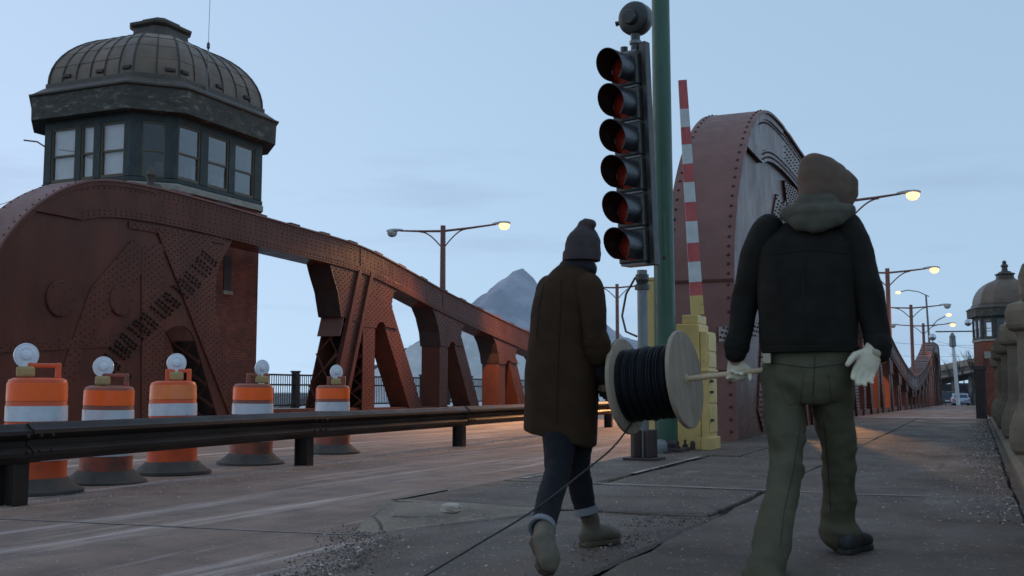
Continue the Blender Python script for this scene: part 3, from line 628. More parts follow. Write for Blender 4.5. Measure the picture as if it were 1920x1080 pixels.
TL, zt = tower('bridge_tower', (-23.92, 26.46, 0), hxL, hyL, cL, -4, 6.6, [E_w, C_w, [], [], [(2.0, 2.9), (3.05, 3.95)], C_w, S_w, C_w], 'brick bridge tower with domed lead roof and window cab above the left truss')
# slit window, antenna, bells on the left tower
b = B().box(2.565, 2.60, .25, .6, 3.85, 4.95); b.build('slit_window', DARKST, TL)
B().box(2.565, 2.64, .2, .65, 3.74, 3.85).build('slit_sill', STONE, TL)
an = atX(388, 182, -21.2); top = atX(391, 0, -21.2)
a = thing('antenna', 'thin whip antenna on the eave of the domed tower', 'antenna', an)
B().tube([(0, 0, -.1), (0, 0, 1.55)], .02, 6).build('mast', GALV, a); B().lathe([(.03, 1.5), (.05, 1.55), (.045, 1.68), (.02, 1.72)], 10).build('base_coil', SIGB, a); B().tube([(0, 0, 1.7), (.02, 0, 3.9)], .009, 5).build('whip', GALV, a)
h = U(283, 342, 29.7); hb = thing('warning_horn', 'dark double flared warning horn on the tower sill', 'horn', h)
B().lathe([(.30, -.28), (.26, -.25), (.12, -.12), (.10, .05), (.16, .2), (.12, .3), (.05, .42), (.02, .5)], 16).build('horn_body', LEADD, hb, smooth=True)
B().lathe([(.22, .0), (.12, .1), (.09, .3)], 14, (.2, 0, -.26), (1, -.2, -.3)).build('side_horn', LEADD, hb, smooth=True); B().box(-.08, .08, -.08, .4, -.45, -.2).build('bracket', DARKST, hb)
h = U(338, 366, 30.3); hb = thing('small_bell_lamp', 'small pale bell shaped lamp under the stone band', 'lamp', h)
B().lathe([(.15, -.10), (.13, -.05), (.07, .04), (.05, .12), (.02, .15)], 16).build('shade', STONE, hb, smooth=True); B().box(-.03, .03, 0, .5, .05, .10).build('bracket', DARKST, hb)
b = B().tube([U(45, 263, 31.8), U(70, 266, 31.5), U(84, 275, 31)], .025, 5); tag(b.build('bracket_rod', DARKST), 'bent dark rod sticking out left of the tower cab', 'rod')
b = B().tube([U(-60, 408, 45), U(0, 384, 40), U(75, 357, 33)], .014, 4); tag(b.build('overhead_wire', SIGB), 'thin wire running in from the left to the tower', 'wire')
# far right tower
cr_ = U(1890, 650, 97); TR, zt = tower('bridge_tower', (cr_.x, cr_.y, 0), 2.62, 2.7, .95, -3, 5.15, [[(.3, 1.4), (1.9, 3.0)], C_w, [(.3, 1.3), (1.9, 2.9)], C_w, [(.3, 1.4), (1.9, 3.0)], [(.2, 1.05)], [(.15, 1.42), (1.8, 3.1)], [(.2, 1.05)]], 'distant domed brick tower behind the concrete balustrade on the right', detail=False)
TR.rotation_euler.z = R(12)
zt = zt; B().lathe([(.5, .3), (.45, .7), (.28, .85), (.24, 1.2), (.34, 1.26), (.30, 1.4), (.16, 1.5), (.20, 1.66), (.10, 1.8), (.01, 1.84)], 14, (0, 0, zt)).build('finial', LEADD, TR, smooth=True)
B().box(-1.7, 1.7, -2.73, -2.66, 2.5, 5.1).build('dark_panel', M('panel_slate', (.05, .055, .06), (.04, .045, .05), 2, .6), TR)
B().box(-2.62, -1.65, -2.78, -2.6, 3.6, 4.2).build('quoin', STONE, TR)

# ================================================================== LAMP STANDARDS on the trusses
def lamp(x, y, zb, ztop_, left, right, label, al=2.3, ar=1.9, power=180):
    T = thing('street_lamp', label, 'street lamp', (x, y, zb), group='double arm lamp standards on the trusses')
    h = ztop_-zb
    B().box(-.2, .2, -.22, .22, -.1, .12).build('base', STEEL2, T, bevel=.02)
    B().tube([(0, 0, 0), (0, 0, h)], [.12, .105], 10).build('pole', STEEL2, T, smooth=True)
    for s, ln, on in ((-1, al, left), (1, ar, right)):
        zz = h-.22; B().tube([(s*.08, 0, zz), (s*ln*.5, 0, zz+.05), (s*ln, 0, zz+.13)], [.05, .045, .035], 8).build('arm', STEEL2, T, smooth=True)
        pts = [(s*(.1+.95*t), 0, zz-.62+.64*math.sin(t*math.pi/2)) for t in [k/8 for k in range(9)]]; B().tube(pts, .028, 6).build('brace', STEEL2, T, smooth=True)
        c = Vector((s*(ln+.25), 0, zz+.14)); hb = B(); rs = []
        for t, w, hh in ((-.38, .05, .05), (-.28, .09, .07), (-.05, .15, .10), (.18, .16, .095), (.32, .12, .07), (.38, .04, .03)):
            rs.append([c+Vector((s*t, w*math.cos(k*math.pi/5), hh*math.sin(k*math.pi/5)*(1 if k <= 5 else .35))) for k in range(10)])
        hd = hb.rings(rs).build('lamp_head', LAMPH, T, smooth=True)
        B().lathe([(.01, -.26), (.12, -.235), (.20, -.15), (.215, -.04), (.16, .0)], 16, (c.x+s*.12, 0, c.z)).build('lens', SODIUM if on else SODOFF, hd, smooth=True)
        if on:
            for ty in ((-1, 1) if (s < 0 and x > -10) or (s > 0 and x < -10) else (0,)):   # road heads throw two lobes along the carriageway
                li = bpy.data.lights.new('sodium_light', 'SPOT'); li.energy = power if ty else 600; li.color = (1, .46, .16); li.shadow_soft_size = .14; li.spot_size = R(68 if ty else 140); li.spot_blend = .85
                lo = bpy.data.objects.new('sodium_light', li); COL.objects.link(lo); lo.parent = T; lo.location = (c.x+s*.12, 0, c.z-.30); lo.rotation_euler = (R(52)*ty, R(10) if ty and x > -10 else 0, 0)
    return T
zt_ = lambda y: ztop(y)+dz(y)
lamp(-19.64, 38.3, zt_(38.3), 7.43, False, True, 'double arm lamp on the left truss with only its road side head lit', 2.0, 2.35, 6500)
lamp(-19.64, 61.3, zt_(61.3), 7.15, False, False, 'unlit double arm lamp farther along the left truss behind the signal post', 2.0, 2.2)
lamp(-3.81, 37.6, zt_(37.6), 7.42, True, True, 'nearest lamp on the right truss, half hidden by the hooded walker', 2.3, 1.75, 13000)
lamp(-3.81, 55.6, zt_(55.6), 6.78, True, True, 'brightest lamp on the right truss right of the hooded walker', 2.0, 1.8, 9000)
lamp(-3.81, 76.4, zt_(67)+.1, 6.5, False, False, 'third unlit lamp along the right truss past the bright one', 2.0, 1.9)
lamp(-3.81, 94.6, ztop(136-94.6)+dz(94.6), 6.3, False, True, 'farthest lit lamp standing at the far truss half', 2.0, 1.9, 2500)

# ================================================================== GUARDRAIL
gp = [(-6.97, 6.24), (-7.44, 10.91), (-7.68, 15.62), (-7.98, 20.3), (-8.25, 25.0)]
g0 = (-6.52, 1.6)
T = thing('guardrail', 'long black steel guardrail in front of the orange drums', 'guardrail', (gp[0][0], gp[0][1], -.14))
prof = [(.0, -.155), (.012, -.15), (.045, -.115), (.075, -.10), (.08, -.07), (.055, -.045), (.012, -.02), (.012, .02), (.055, .045), (.08, .07), (.075, .10), (.045, .115), (.012, .15), (.0, .155)]
prof2 = [(x-.009, z) for x, z in prof]
def beam(a, c, zc, lift=0):
    a, c = Vector((*a, 0)), Vector((*c, 0)); d = (c-a).normalized(); n = Vector((d.y, -d.x, 0)); b = B(); rs = []
    for t in [k/8 for k in range(9)]:
        p = a.lerp(c, t); rs.append([p+n*(x+.09+lift)+Vector((0, 0, zc+z)) for x, z in prof]+[p+n*(x+.09+lift)+Vector((0, 0, zc+z)) for x, z in prof2[::-1]])
    return b.rings(rs).build('rail_beam', BLACKM, T, world=True, smooth=True)
zc = .345
pp = [g0]+gp
def ext(a, c, e): d = Vector((c[0]-a[0], c[1]-a[1])).normalized(); return (c[0]+d.x*e, c[1]+d.y*e)
for i in range(len(pp)-1): beam(pp[i], ext(pp[i], pp[i+1], .16), zc+(.006 if i % 2 else 0), .011*(i % 2))
for i, (x, y) in enumerate(gp):
    d = Vector((gp[min(i+1, 4)][0]-gp[max(i-1, 0)][0], gp[min(i+1, 4)][1]-gp[max(i-1, 0)][1], 0)).normalized(); n = Vector((d.y, -d.x, 0)); o = Vector((x, y, 0)); Z = Vector((0, 0, 1))
    b = B(); b.obox(o, d, n, Z, (-.075, .075), (-.10, -.085), (-.2, .42)); b.obox(o, d, n, Z, (-.075, .075), (.06, .075), (-.2, .42)); b.obox(o, d, n, Z, (-.006, .006), (-.085, .06), (-.2, .42))
    b.build('post', BLACKM, T, world=True)
    b = B()
    for du in (-.07, .07, .2):
        for zz in (-.06, .06): b.lathe([(.018, 0), (.016, .012), (.008, .016)], 8, o+d*du+n*(.175)+Z*(zc+zz), n)
    b.build('bolts', BLACKM, T, world=True, kind='stuff')

# ================================================================== ORANGE DRUMS
def drum(x, y, rz, k, lab, lx, mats, tilt=0, lang=0.):
    T = thing('traffic_drum', lab, 'traffic drum', (x, y, -.14), rz, group='orange drums behind the guardrail'); T.scale = (k*.96, k*.96, k); T.rotation_euler = (tilt, tilt*.6, rz)
    B().lathe([(.41, .0), (.41, .028), (.36, .05), (.30, .10), (.275, .125), (.25, .13), (.25, .0)], 32).build('rubber_base', RUBBER, T, smooth=True)
    bd = []
    for a, r in ((.08, .262), (.22, .258), (.25, .262), (.40, .258), (.43, .250), (.58, .246), (.61, .251), (.72, .246), (.75, .242), (.905, .238), (.93, .228), (.945, .19), (.945, .01)): bd.append((r, a))
    db = B().lathe(bd, 36); sd0 = rnd(0, 50); db.v = [(vx*(1+.035*noise.noise((vx*5+sd0, vy*5, vz*3))), vy*(1+.035*noise.noise((vx*5+sd0, vy*5, vz*3))), vz) for vx, vy, vz in db.v]; db.build('drum_body', mats[0], T, smooth=True)
    for (z0, z1, r0, r1, m) in ((.757, .90, .2455, .2425, mats[1]), (.59, .712, .252, .2495, WHSHEET), (.435, .57, .2545, .2515, ORSHEET), (.27, .385, .2645, .2625, WHSHEET)):
        B().rings([[Vector((r*math.cos(2*math.pi*q/40), r*math.sin(2*math.pi*q/40), z)) for q in range(40)] for r, z in ((r0-.006, z0-.002), (r0, z0), (r1, z1), (r1-.006, z1+.002))], True, False).build('reflective_band', m, T, smooth=True)
    for o_ in [q for q in T.children if q.name.startswith('reflective_band')]:
        for v in o_.data.vertices: kk = 1.004+.035*noise.noise((v.co.x*5+sd0, v.co.y*5, v.co.z*3)); v.co.x *= kk; v.co.y *= kk
    h = B(); h.obox(Vector((.05, 0, .94)), Vector((1, 0, 0)), Vector((0, 1, 0)), Vector((0, 0, 1)), (-.135, -.085), (-.035, .035), (0, .13)); h.obox(Vector((.05, 0, .94)), Vector((1, 0, 0)), Vector((0, 1, 0)), Vector((0, 0, 1)), (.085, .135), (-.035, .035), (0, .13)); h.obox(Vector((.05, 0, .94)), Vector((1, 0, 0)), Vector((0, 1, 0)), Vector((0, 0, 1)), (-.12, .12), (-.03, .03), (.088, .127))
    h.build('handle', mats[0], T, bevel=.012)
    L = B().box(lx-.075, lx+.075, -.06, .06, .95, 1.04).build('light_base', AMBERB, T, bevel=.02)
    ax = Vector((math.sin(lang), -math.cos(lang), 0)); c = Vector((lx, 0, 1.13))
    B().lathe([(.085, -.022), (.10, -.016), (.104, .0), (.10, .012), (.09, .010), (.085, .016), (.06, .020), (.055, .016), (.035, .02), (.033, .040), (.01, .044)], 24, c, ax).build('light_lens', LENSW, T, smooth=True)
    B().lathe([(.03, -.07), (.035, .06)], 10, (lx, 0, 1.02)).build('light_stem', LENSW, T)
    return T
bp = [atz(q[0], q[1]-14, -.14) for q in ((62, 938), (197, 919), (322, 902), (470, 884), (622, 864))]
va = [math.atan2(p.x, p.y) for p in bp]
OR2 = M('orange_plastic_dirty', (.36, .085, .045), (.22, .07, .045), 5, .6, c3=(.10, .06, .045), s3=5, p3=(.5, .75))
ORB = M('orange_sheeting_pale', (.88, .22, .05), (.75, .17, .04), 6, .34, c3=(.45, .12, .05), s3=9, p3=(.6, .74))
drum(bp[0].x, bp[0].y, -va[0], 1.07, 'leftmost orange drum with its white warning lamp left of a large handle', -.10, (ORANGE, ORSHEET), 0, .12)
drum(bp[1].x, bp[1].y, -va[1], 1.0, 'lower squat orange drum, second from the left, white band showing under the rail', -.07, (OR2, ORSHEET), .02, -.1)
drum(bp[2].x, bp[2].y, -va[2], 1.06, 'clean bright orange drum with centred handle below the arched opening', .03, (ORANGE, ORB), -.02, .1)
drum(bp[3].x, bp[3].y, -va[3]+.1, 1.04, 'scuffed brownish orange drum in front of the brick tower base', .10, (OR2, ORSHEET), .015, .5)
drum(bp[4].x, bp[4].y, -va[4]-.1, 1.03, 'rightmost orange drum in front of the latticed diagonals, nearest a guardrail post', .05, (OR2, ORSHEET), 0, .6)

# ================================================================== SIGNAL
sp = atz(1208, 862, 0)
T = thing('traffic_signal', 'six stacked black signal heads with red lenses on a grey post', 'traffic signal', sp)
B().box(-.19, .19, -.19, .19, 0, .03).build('foot_plate', DARKST, T, bevel=.006)
b = B()
for k in range(4):
    a = k*math.pi/2+math.pi/4; dx, dy = math.cos(a), math.sin(a); b.obox(Vector((0, 0, .03)), Vector((dx, dy, 0)), Vector((-dy, dx, 0)), Vector((0, 0, 1)), (.05, .15), (-.04, .04), (0, .30))
b.build('post_socket', DARKST, T, bevel=.01)
B().tube([(0, 0, .03), (0, 0, 2.1)], .057, 16).build('post', GALV, T, smooth=True)
B().lathe([(.085, 1.88), (.085, 1.93), (.06, 1.95), (.075, 1.99), (.075, 2.05)], 14).build('post_collar', SIGB, T)
FB = R(199); fd = Vector((math.sin(FB), math.cos(FB), 0)); sd_ = Vector((fd.y, -fd.x, 0)); Z = Vector((0, 0, 1))   # sd_: camera-left side
lean = Vector((-.030, -.012, 1)).normalized()
o0 = Vector((-.05, 0, 2.16)); S6 = .404
for k in range(6):
    o = o0+lean*(k*S6)
    hd = B().obox(o, sd_, fd, lean, (-.182, .182), (-.11, .11), (.011, .392)).build('signal_head', SIGB, T, bevel=.02)
    c = o+lean*.205+fd*.11
    B().lathe([(.01, .04), (.088, .033), (.143, .013), (.163, .0)], 24, c, fd).build('lens', REDL, hd, smooth=True)
    v = B(); n = 22; rs = []
    a0, a1 = R(-62), R(242)
    for rr, dd in ((.174, 0), (.176, 1)):
        ring = []
        for q in range(n+1):
            a = a0+(a1-a0)*q/n; ln = .33*(.62+.38*(math.sin(a)*.5+.5)) if dd else .0; ring.append(c+fd*ln+(sd_*math.cos(a)+lean*math.sin(a))*rr)
        rs.append(ring)
    rs2 = []
    for rr, dd in ((.168, 1), (.166, 0)):
        ring = []
        for q in range(n+1):
            a = a0+(a1-a0)*q/n; ln = .33*(.62+.38*(math.sin(a)*.5+.5)) if dd else .0; ring.append(c+fd*ln+(sd_*math.cos(a)+lean*math.sin(a))*rr)
        rs2.append(ring)
    v.rings(rs+rs2[:1], False, False).build('visor', VIS, hd, smooth=True); B().rings(rs2, False, False).build('visor_lining', VISIN, hd, smooth=True)
    B().lathe([(.05, 0), (.05, .02), (.03, .024)], 8, o-sd_*.166+lean*.18, -sd_).build('hinge_boss', SIGB, hd)
for k in range(7): B().obox(o0+lean*(k*S6), sd_, fd, lean, (-.165, .165), (-.09, .09), (-.010, .012)).build('spacer_plate', GALV, T)
B().obox(o0, sd_, fd, lean, (-.26, -.19), (-.06, .04), (-.02, 6*S6+.10)).build('back_strut', SIGB, T, bevel=.008)
tp = o0+lean*(6*S6)
B().tube([tp-sd_*.1, tp-sd_*.1+Z*.26], .055, 12).build('top_pipe', SIGB, T); B().lathe([(.07, 0), (.07, .035)], 12, tp-sd_*.1+Z*.10).build('clamp_ring', GALV, T); B().tube([tp+sd_*.06, tp+sd_*.06+Z*.1], .045, 10).build('cap', SIGB, T)
bc = tp-sd_*.1+Z*.40; ba = Vector((math.sin(R(192)), math.cos(R(192)), -.12)).normalized()
BT = thing('warning_bell', 'round grey crossing bell on top of the signal', 'bell', sp+bc)
B().lathe([(.05, -.16), (.14, -.15), (.185, -.09), (.195, .0), (.19, .05), (.17, .07), (.06, .075)], 28, (0, 0, 0), ba).build('gong', SIGB, BT, smooth=True)
BELLG = M('bell_grey', (.045, .043, .038), (.032, .031, .028), 5, .42, c3=(.1, .07, .05), s3=12)
B().lathe([(.172, .055), (.172, .085), (.155, .10), (.08, .105)], 28, (0, 0, 0), ba).build('face', BELLG, BT, smooth=True)
B().lathe([(.085, .10), (.085, .16), (.075, .175), (.01, .178)], 20, (0, 0, 0), ba).build('boss', BELLG, BT, smooth=True)
B().tube([Vector((-.16, 0, -.02)), Vector((-.23, 0, -.03))], [.02, .032], 8).build('latch', SIGB, BT); B().tube([(0, 0, -.16), (0, 0, -.22)], .05, 10).build('neck', SIGB, BT)
b = B().tube([sp+Vector((-.08, 0, 2.02)), sp+Vector((-.22, .1, 1.85)), sp+Vector((-.27, .1, 1.6)), sp+Vector((-.22, .08, 1.42)), sp+Vector((-.07, 0, 1.36))], .013, 6); tag(b.build('signal_cable', SIGB, smooth=True), 'looped black cable beside the grey signal post', 'cable')

# ================================================================== GREEN POLE
gq = atz(1250, 846, 0)
T = thing('green_pole', 'tall dark green steel pole with rusty flange base behind the signal', 'pole', gq)
B().lathe([(.145, .04), (.135, 1.4), (.122, 4), (.11, 7.2)], 24).build('shaft', GREEN, T, smooth=True)
B().box(-.24, .24, -.24, .24, -.02, .045).build('base_flange', DARKST, T, bevel=.01)
for dx in (-.19, .19):
    for dy in (-.19, .19): B().lathe([(.035, .045), (.035, .08), (.016, .085), (.016, .14)], 6, (dx, dy, 0)).build('anchor_bolt', DARKST, T)
B().lathe([(.155, .045), (.16, .10), (.145, .14)], 20).build('weld_collar', DARKST, T)
b = B(); vd = (CAMP-gq); vd.z = 0; vd.normalize(); b.lathe([(.022, .0), (.02, .006), (.001, .007)], 10, Vector((0, 0, 2.43))+vd*.127, vd); b.build('hand_hole', BOLTM, T)
T2 = thing('floodlight', 'low galvanised lamp box on the foot of the green pole', 'lamp', gq+Vector((.04, -.42, 0)))
B().lathe([(.08, 0), (.085, .10), (.06, .15), (.01, .17)], 14).build('cap', GALV, T2, smooth=True); B().box(-.12, .12, -.06, .1, -.01, .02).build('plate', DARKST, T2)

# ================================================================== CROSSING GATE
gg = atz(1308, 842, 0)
T = thing('crossing_gate', 'yellow crossing gate cabinet with raised red and white striped arm', 'barrier gate', gg, R(0))
B().box(-.20, .10, -.24, .30, 0, 1.62).build('cabinet', YEL, T, bevel=.015)
B().box(-.13, .085, -.20, .26, 1.62, 1.74).build('cabinet_head', YEL, T, bevel=.015)
B().box(.105, .20, -.22, .28, .05, 1.52).build('side_box', YEL, T, bevel=.012)
B().box(.09, .22, -.24, .30, 1.0, 1.03).build('drip_ledge', YEL, T, bevel=.005); B().box(.10, .235, -.25, .31, 0, .16).build('plinth', YEL, T, bevel=.01)
for z0, z1 in ((.22, .56), (.60, .97), (1.06, 1.24), (1.27, 1.48)): B().box(.201, .212, -.19, .25, z0, z1).build('door_panel', YEL, T, bevel=.004)
for z in (.36, .72, .86): B().box(.213, .25, -.16, -.10, z, z+.035).build('door_latch', DARKST, T)
B().lathe([(.035, 0), (.03, .1), (.01, .12)], 8, (.0, -.26, .0)).build('bolt_stub', DARKST, T)
a0, a1 = U(1307, 577, 13.3)-gg, U(1279.5, 150, 13.15)-gg
d = (a1-a0); L = d.length; d.normalize(); side = RGT.copy(); side = (side-d*side.dot(d)).normalized(); dep = d.cross(side)
def seg(nm, t0, t1, mat):
    w = lambda t: .080-.030*t
    rs = [[a0+d*(L*t)+side*(sx*w(t))+dep*(sy*.022) for sx, sy in ((-1, -1), (1, -1), (1, 1), (-1, 1))] for t in (t0, t1)]
    return B().rings(rs).build(nm, mat, T)
seg('arm_root', -.03, .055, YEL)
cut = [.055, .10, .185, .27, .36, .44, .53, .61, .69, .775, .845, .93, .935, 1.0]
st = [(.055, .115, 1), (.115, .205, 0), (.205, .288, 1), (.288, .383, 0), (.383, .467, 1), (.467, .555, 0), (.555, .635, 1), (.635, .72, 0), (.72, .795, 1), (.795, .875, 0), (.875, 1.0, 1)]
for t0, t1, r in st: seg('arm_stripe_red' if r else 'arm_stripe_white', t0, t1-.0005, REDP if r else WHP)
yp = atz(1224, 842, 0); T = thing('yellow_post', 'slim yellow steel post between the signal and the green pole', 'post', yp)
B().box(-.06, .06, -.06, .06, 0, 2.2).build('shaft', YEL, T, bevel=.01); B().box(-.1, .1, -.1, .1, -.01, .03).build('foot', DARKST, T); B().box(-.075, .075, -.075, .075, 2.2, 2.24).build('cap', YEL, T, bevel=.01)

# ================================================================== BALUSTRADE
T = thing('balustrade', 'weathered concrete balustrade of tall capped posts along the sidewalk edge', 'balustrade', (.6, 13, .09))
def bpost(y, k=1.):
    o = Vector((.66, y, .09)); q = lambda pr_, ch: [[o+Vector((sx*(w if abs(sx) == 1 else w-ch*w), sy*((w*.95) if abs(sy) == 1 else (w-ch*w)*.95), z*k)) for sx, sy in ((1, -.5), (1, .5), (.5, 1), (-.5, 1), (-1, .5), (-1, -.5), (-.5, -1), (.5, -1))] for w, z in pr_]
    P_ = B().rings(q([(.30, 0), (.34, .04), (.355, .12), (.345, .26), (.31, .38), (.27, .46), (.262, .50)], .13)).build('post_base', CONC, T, world=True)
    B().rings(q([(.25, .50), (.24, .6), (.235, 1.20), (.25, 1.24)], .13)).build('post_shaft', CONC, T, world=True)
    B().rings(q([(.25, 1.24), (.32, 1.27), (.34, 1.31), (.345, 1.45), (.32, 1.52), (.20, 1.56), (.19, 1.62), (.13, 1.66)], .28)).build('post_cap', CONC, T, world=True, bevel=.01)
ysb = [5.0, 8.6, 12.6, 16.6, 20.6, 24.6, 28.4]
for y in ysb: bpost(y, 1.04 if y < 25 else .97)
for y0, y1 in zip(ysb, ysb[1:]):
    B().box(.60, .78, y0+.26, y1-.26, .1, .95).build('panel', CONC, T, world=True, bevel=.01); B().box(.52, .84, y0+.26, y1-.26, .95, 1.12).build('hand_rail', CONC, T, world=True, bevel=.03)

# ================================================================== RAILINGS
T = thing('bridge_railing', 'dark brown steel railing along the outer edge of the bridge sidewalk', 'railing', (.1, 31, 0))
B().box(-.02, .26, 31.3, 31.62, -.05, 1.38).build('end_post', DARKST, T, world=True, bevel=.015); B().box(-.05, .29, 31.28, 31.64, 1.30, 1.42).build('end_cap', DARKST, T, world=True, bevel=.01)
for x in (.02, .10, .18): B().box(x, x+.035, 31.27, 31.31, 0, 1.28).build('end_rib', DARKST, T, world=True)
for i in range(19):
    y = 35+i*4; B().box(.05, .2, y, y+.2, dz(y)-.05, dz(y)+1.3).build('post', DARKST, T, world=True)
for z in (.15, .7, 1.2):
    b = B()
    ysr = list(range(32, 112, 8)); b.rings([[(.09, y, dz(y)+z), (.15, y, dz(y)+z), (.15, y, dz(y)+z+.07), (.09, y, dz(y)+z+.07)] for y in ysr]); b.build('rail', DARKST, T, world=True)
T = thing('footway_railing', 'brown picket railing of the far footway behind the left truss', 'railing', (-25.6, 30, 0))
for i in range(14):
    y = 28.4+i*2.75; B().box(-25.72, -25.48, y, y+.25, .0, 1.5).build('post', DARKST, T, world=True); B().box(-25.75, -25.45, y-.03, y+.28, 1.5, 1.56).build('post_cap', DARKST, T, world=True)
for z in (.12, .95, 1.35): B().box(-25.63, -25.57, 28, 66, z, z+.07).build('rail', DARKST, T, world=True)
b = B()
for i in range(250): y = 28.7+i*.15; b.box(-25.615, -25.59, y, y+.028, .15, 1.36)
b.build('pickets', DARKST, T, world=True, kind='stuff')
q = U(505, 740, 36); B_ = B().box(-25.9, -25.1, 27.0, 27.9, -.1, 1.75); tag(B_.build('signal_cabinet', DARKST, bevel=.03), 'dark brown steel cabinet on the far footway right of the brick tower', 'cabinet')
# steel gate seen through the arch of the left truss
T = thing('bar_gate', 'upright bar gate glimpsed through the arched opening of the left truss', 'gate', (-20.7, 22, 0))
for i in range(14): B().box(-20.72, -20.69, 21.2+i*.14, 21.225+i*.14, 0, 1.75).build('bar', GALV, T, world=True)
for z in (.1, 1.0, 1.7): B().box(-20.73, -20.68, 21.1, 23.2, z, z+.05).build('rail', GALV, T, world=True)

# ================================================================== FAR THINGS
def mound(name, apex, zb, slope, mat, label, seed, ex=1., peaks=()):
    n = 110; Rm = (apex.z-zb)/slope*1.15; b = B(); P = []
    pk = [(apex, slope)]+list(peaks)
    for j in range(n+1):
        for i in range(n+1):
            x = apex.x+(i/n*2-1)*Rm*1.3*ex; y = apex.y+(j/n*2-1)*Rm*1.1; h = -50
            for a, s in pk:
                dx = (x-a.x); dy = (y-a.y); ang = math.atan2(dy, dx); r = math.hypot(dx, dy); rr = r*(1+.14*noise.noise((math.cos(ang)*2.2+seed, math.sin(ang)*2.2, seed))+.05*noise.noise((math.cos(ang)*7, math.sin(ang)*7+seed, 2)))
                h = max(h, a.z-s*max(rr-.4, 0)*(1.12-.24*min(rr/Rm, 1)))
            kk = max(0, min(1, (h-zb)/6)); h += kk*(1.6*(.35-abs(noise.noise((x*.10, y*.10, seed))))+1.1*(.3-abs(noise.noise((x*.26, y*.26, seed))))+.5*noise.noise((x*.7, y*.7, seed))); P.append((x, y, max(h, zb-1)))
    b.add(P, [(j*(n+1)+i, j*(n+1)+i+1, (j+1)*(n+1)+i+1, (j+1)*(n+1)+i) for j in range(n) for i in range(n)])
    return tag(b.build(name, mat, smooth=True), label, 'stockpile')
A = U(972, 506, 215); mound('slag_pile', A, -3, .80, SLAG, 'tall stockpile peak coloured blue grey for haze behind the left truss and the woolly hatted walker', 1.3, 1., [(U(1016, 538, 212), .60), (U(935, 545, 206), .72), (U(900, 590, 196), .7), (U(1080, 590, 212), .5)])
A = U(868, 600, 172); mound('salt_pile', A, -3, .66, SALT, 'pale grey lower stockpile in front of the tall peak, seen through the truss', 4.7, 1., [(U(905, 600, 170), .66)])
A = U(790, 648, 190); mound('coal_pile', A, -3, .52, COAL, 'low dark heap at the foot of the stockpiles on their left', 8.1)
A = U(968, 560, 205)
# overpass
oy = 262
T = thing('overpass', 'distant concrete road overpass crossing behind the parked cars', 'overpass', (0, oy, -3))
o0p = U(1740, 706, 250); o1p = U(1850, 684, 232); dv = (o1p-o0p); dv.normalize(); nv = Vector((-dv.y, dv.x, 0)).normalized(); Z = Vector((0, 0, 1))
B().obox(o0p, dv, nv, Z, (-40, 60), (0, 9), (-1.1, 1.0)).build('deck', OVERP, T, world=True); B().obox(o0p, dv, nv, Z, (-40, 60), (-.3, .05), (.6, 2.0)).build('parapet', STONE, T, world=True)
B().obox(o0p, dv, nv, Z, (-40, 60), (-.1, 0), (-.9, -.6)).build('girder_edge', GALV, T, world=True)
for s in (-18, 0, 5.5, 11, 16, 30):
    B().obox(o0p, dv, nv, Z, (s, s+1.1), (2, 3.2), (-9, -1.1)).build('pier', OVERP, T, world=True)
for i in range(3):
    q = U(1766+i*24, 738, 300+rnd(-20, 40)); hh = rnd(3.5, 6)
    o = B().box(q.x-4.4, q.x+4.4, q.y, q.y+5, -4, q.z+hh*rnd(.4, .9)).build('far_shed', M('far_shed_%d' % (i % 3), (.035+.02*(i % 3), .035+.018*(i % 3), .045+.03*(i % 3)), None, .3, .8)); tag(o, ['leftmost', 'middle', 'rightmost'][i]+' dim shed under the distant overpass', 'building', 'blurred sheds under the overpass')
# cars
def car(name, c, mat, label, tail, k=1., suv=False):
    T = thing(name, label, 'car', c, R(4)); w, l = .88*k, 2.1*k; hh = 1.75 if suv else 1.42
    body = [(-l, .35), (-l, .72), (-l+.15, .92), (-l+.75, .98), (l-.55, .98), (l-.05, .90), (l, .70), (l, .35)]
    B().prismX([(y, z) for y, z in body][::-1], -w, w).build('body', mat, T, bevel=.06)
    cab = [(-l+.62, .97), (-l+1.15, hh), (l-1.0 if not suv else l-.4, hh), (l-.25 if not suv else l-.12, .97)]
    B().prismX(cab[::-1], -w*.86, w*.86).build('cabin', mat, T, bevel=.05)
    B().add([(-w*.78, -l+.655, 1.0), (w*.78, -l+.655, 1.0), (w*.7, -l+1.09, hh-.07), (-w*.7, -l+1.09, hh-.07)], [(0, 1, 2, 3)])
    b = B(); b.add([(-w*.78, -l+.64, 1.01), (w*.78, -l+.64, 1.01), (w*.70, -l+1.10, hh-.06), (-w*.70, -l+1.10, hh-.06)], [(0, 1, 2, 3)]); o = b.build('rear_glass', CGLASS, T); o.location.y = -.012
    for sx in (-1, 1):
        B().box(sx*w*.9-.12, sx*w*.9+.12 if sx < 0 else sx*w*.98, -l-.03, -l+.05, .66, .84).build('tail_lamp', REDLAMP if tail else REDP, T)
        for yy in (-l+.75, l-.8):
            wh = B().lathe([(.2, -.1), (.32, -.1), (.33, .1), (.2, .1)], 18, (sx*(w-.08), yy, .33), (1, 0, 0)).build('wheel', TYRE, T); B().lathe([(.2, -.06), (.2, .11), (.02, .11)], 12, (sx*(w-.08), yy, .33), (sx, 0, 0)).build('rim', GALV, wh)
    B().box(-w*.97, w*.97, -l-.06, -l+.02, .38, .55).build('bumper', mat, T, bevel=.02); B().box(-.26, .26, -l-.07, -l-.062, .6, .72).build('number_plate', WHP, T)
    return T
c = U(1801, 760, 118); car('parked_car', Vector((c.x, c.y, c.z-.12)), CARS, 'silver blue car parked at the far end of the sidewalk', False)
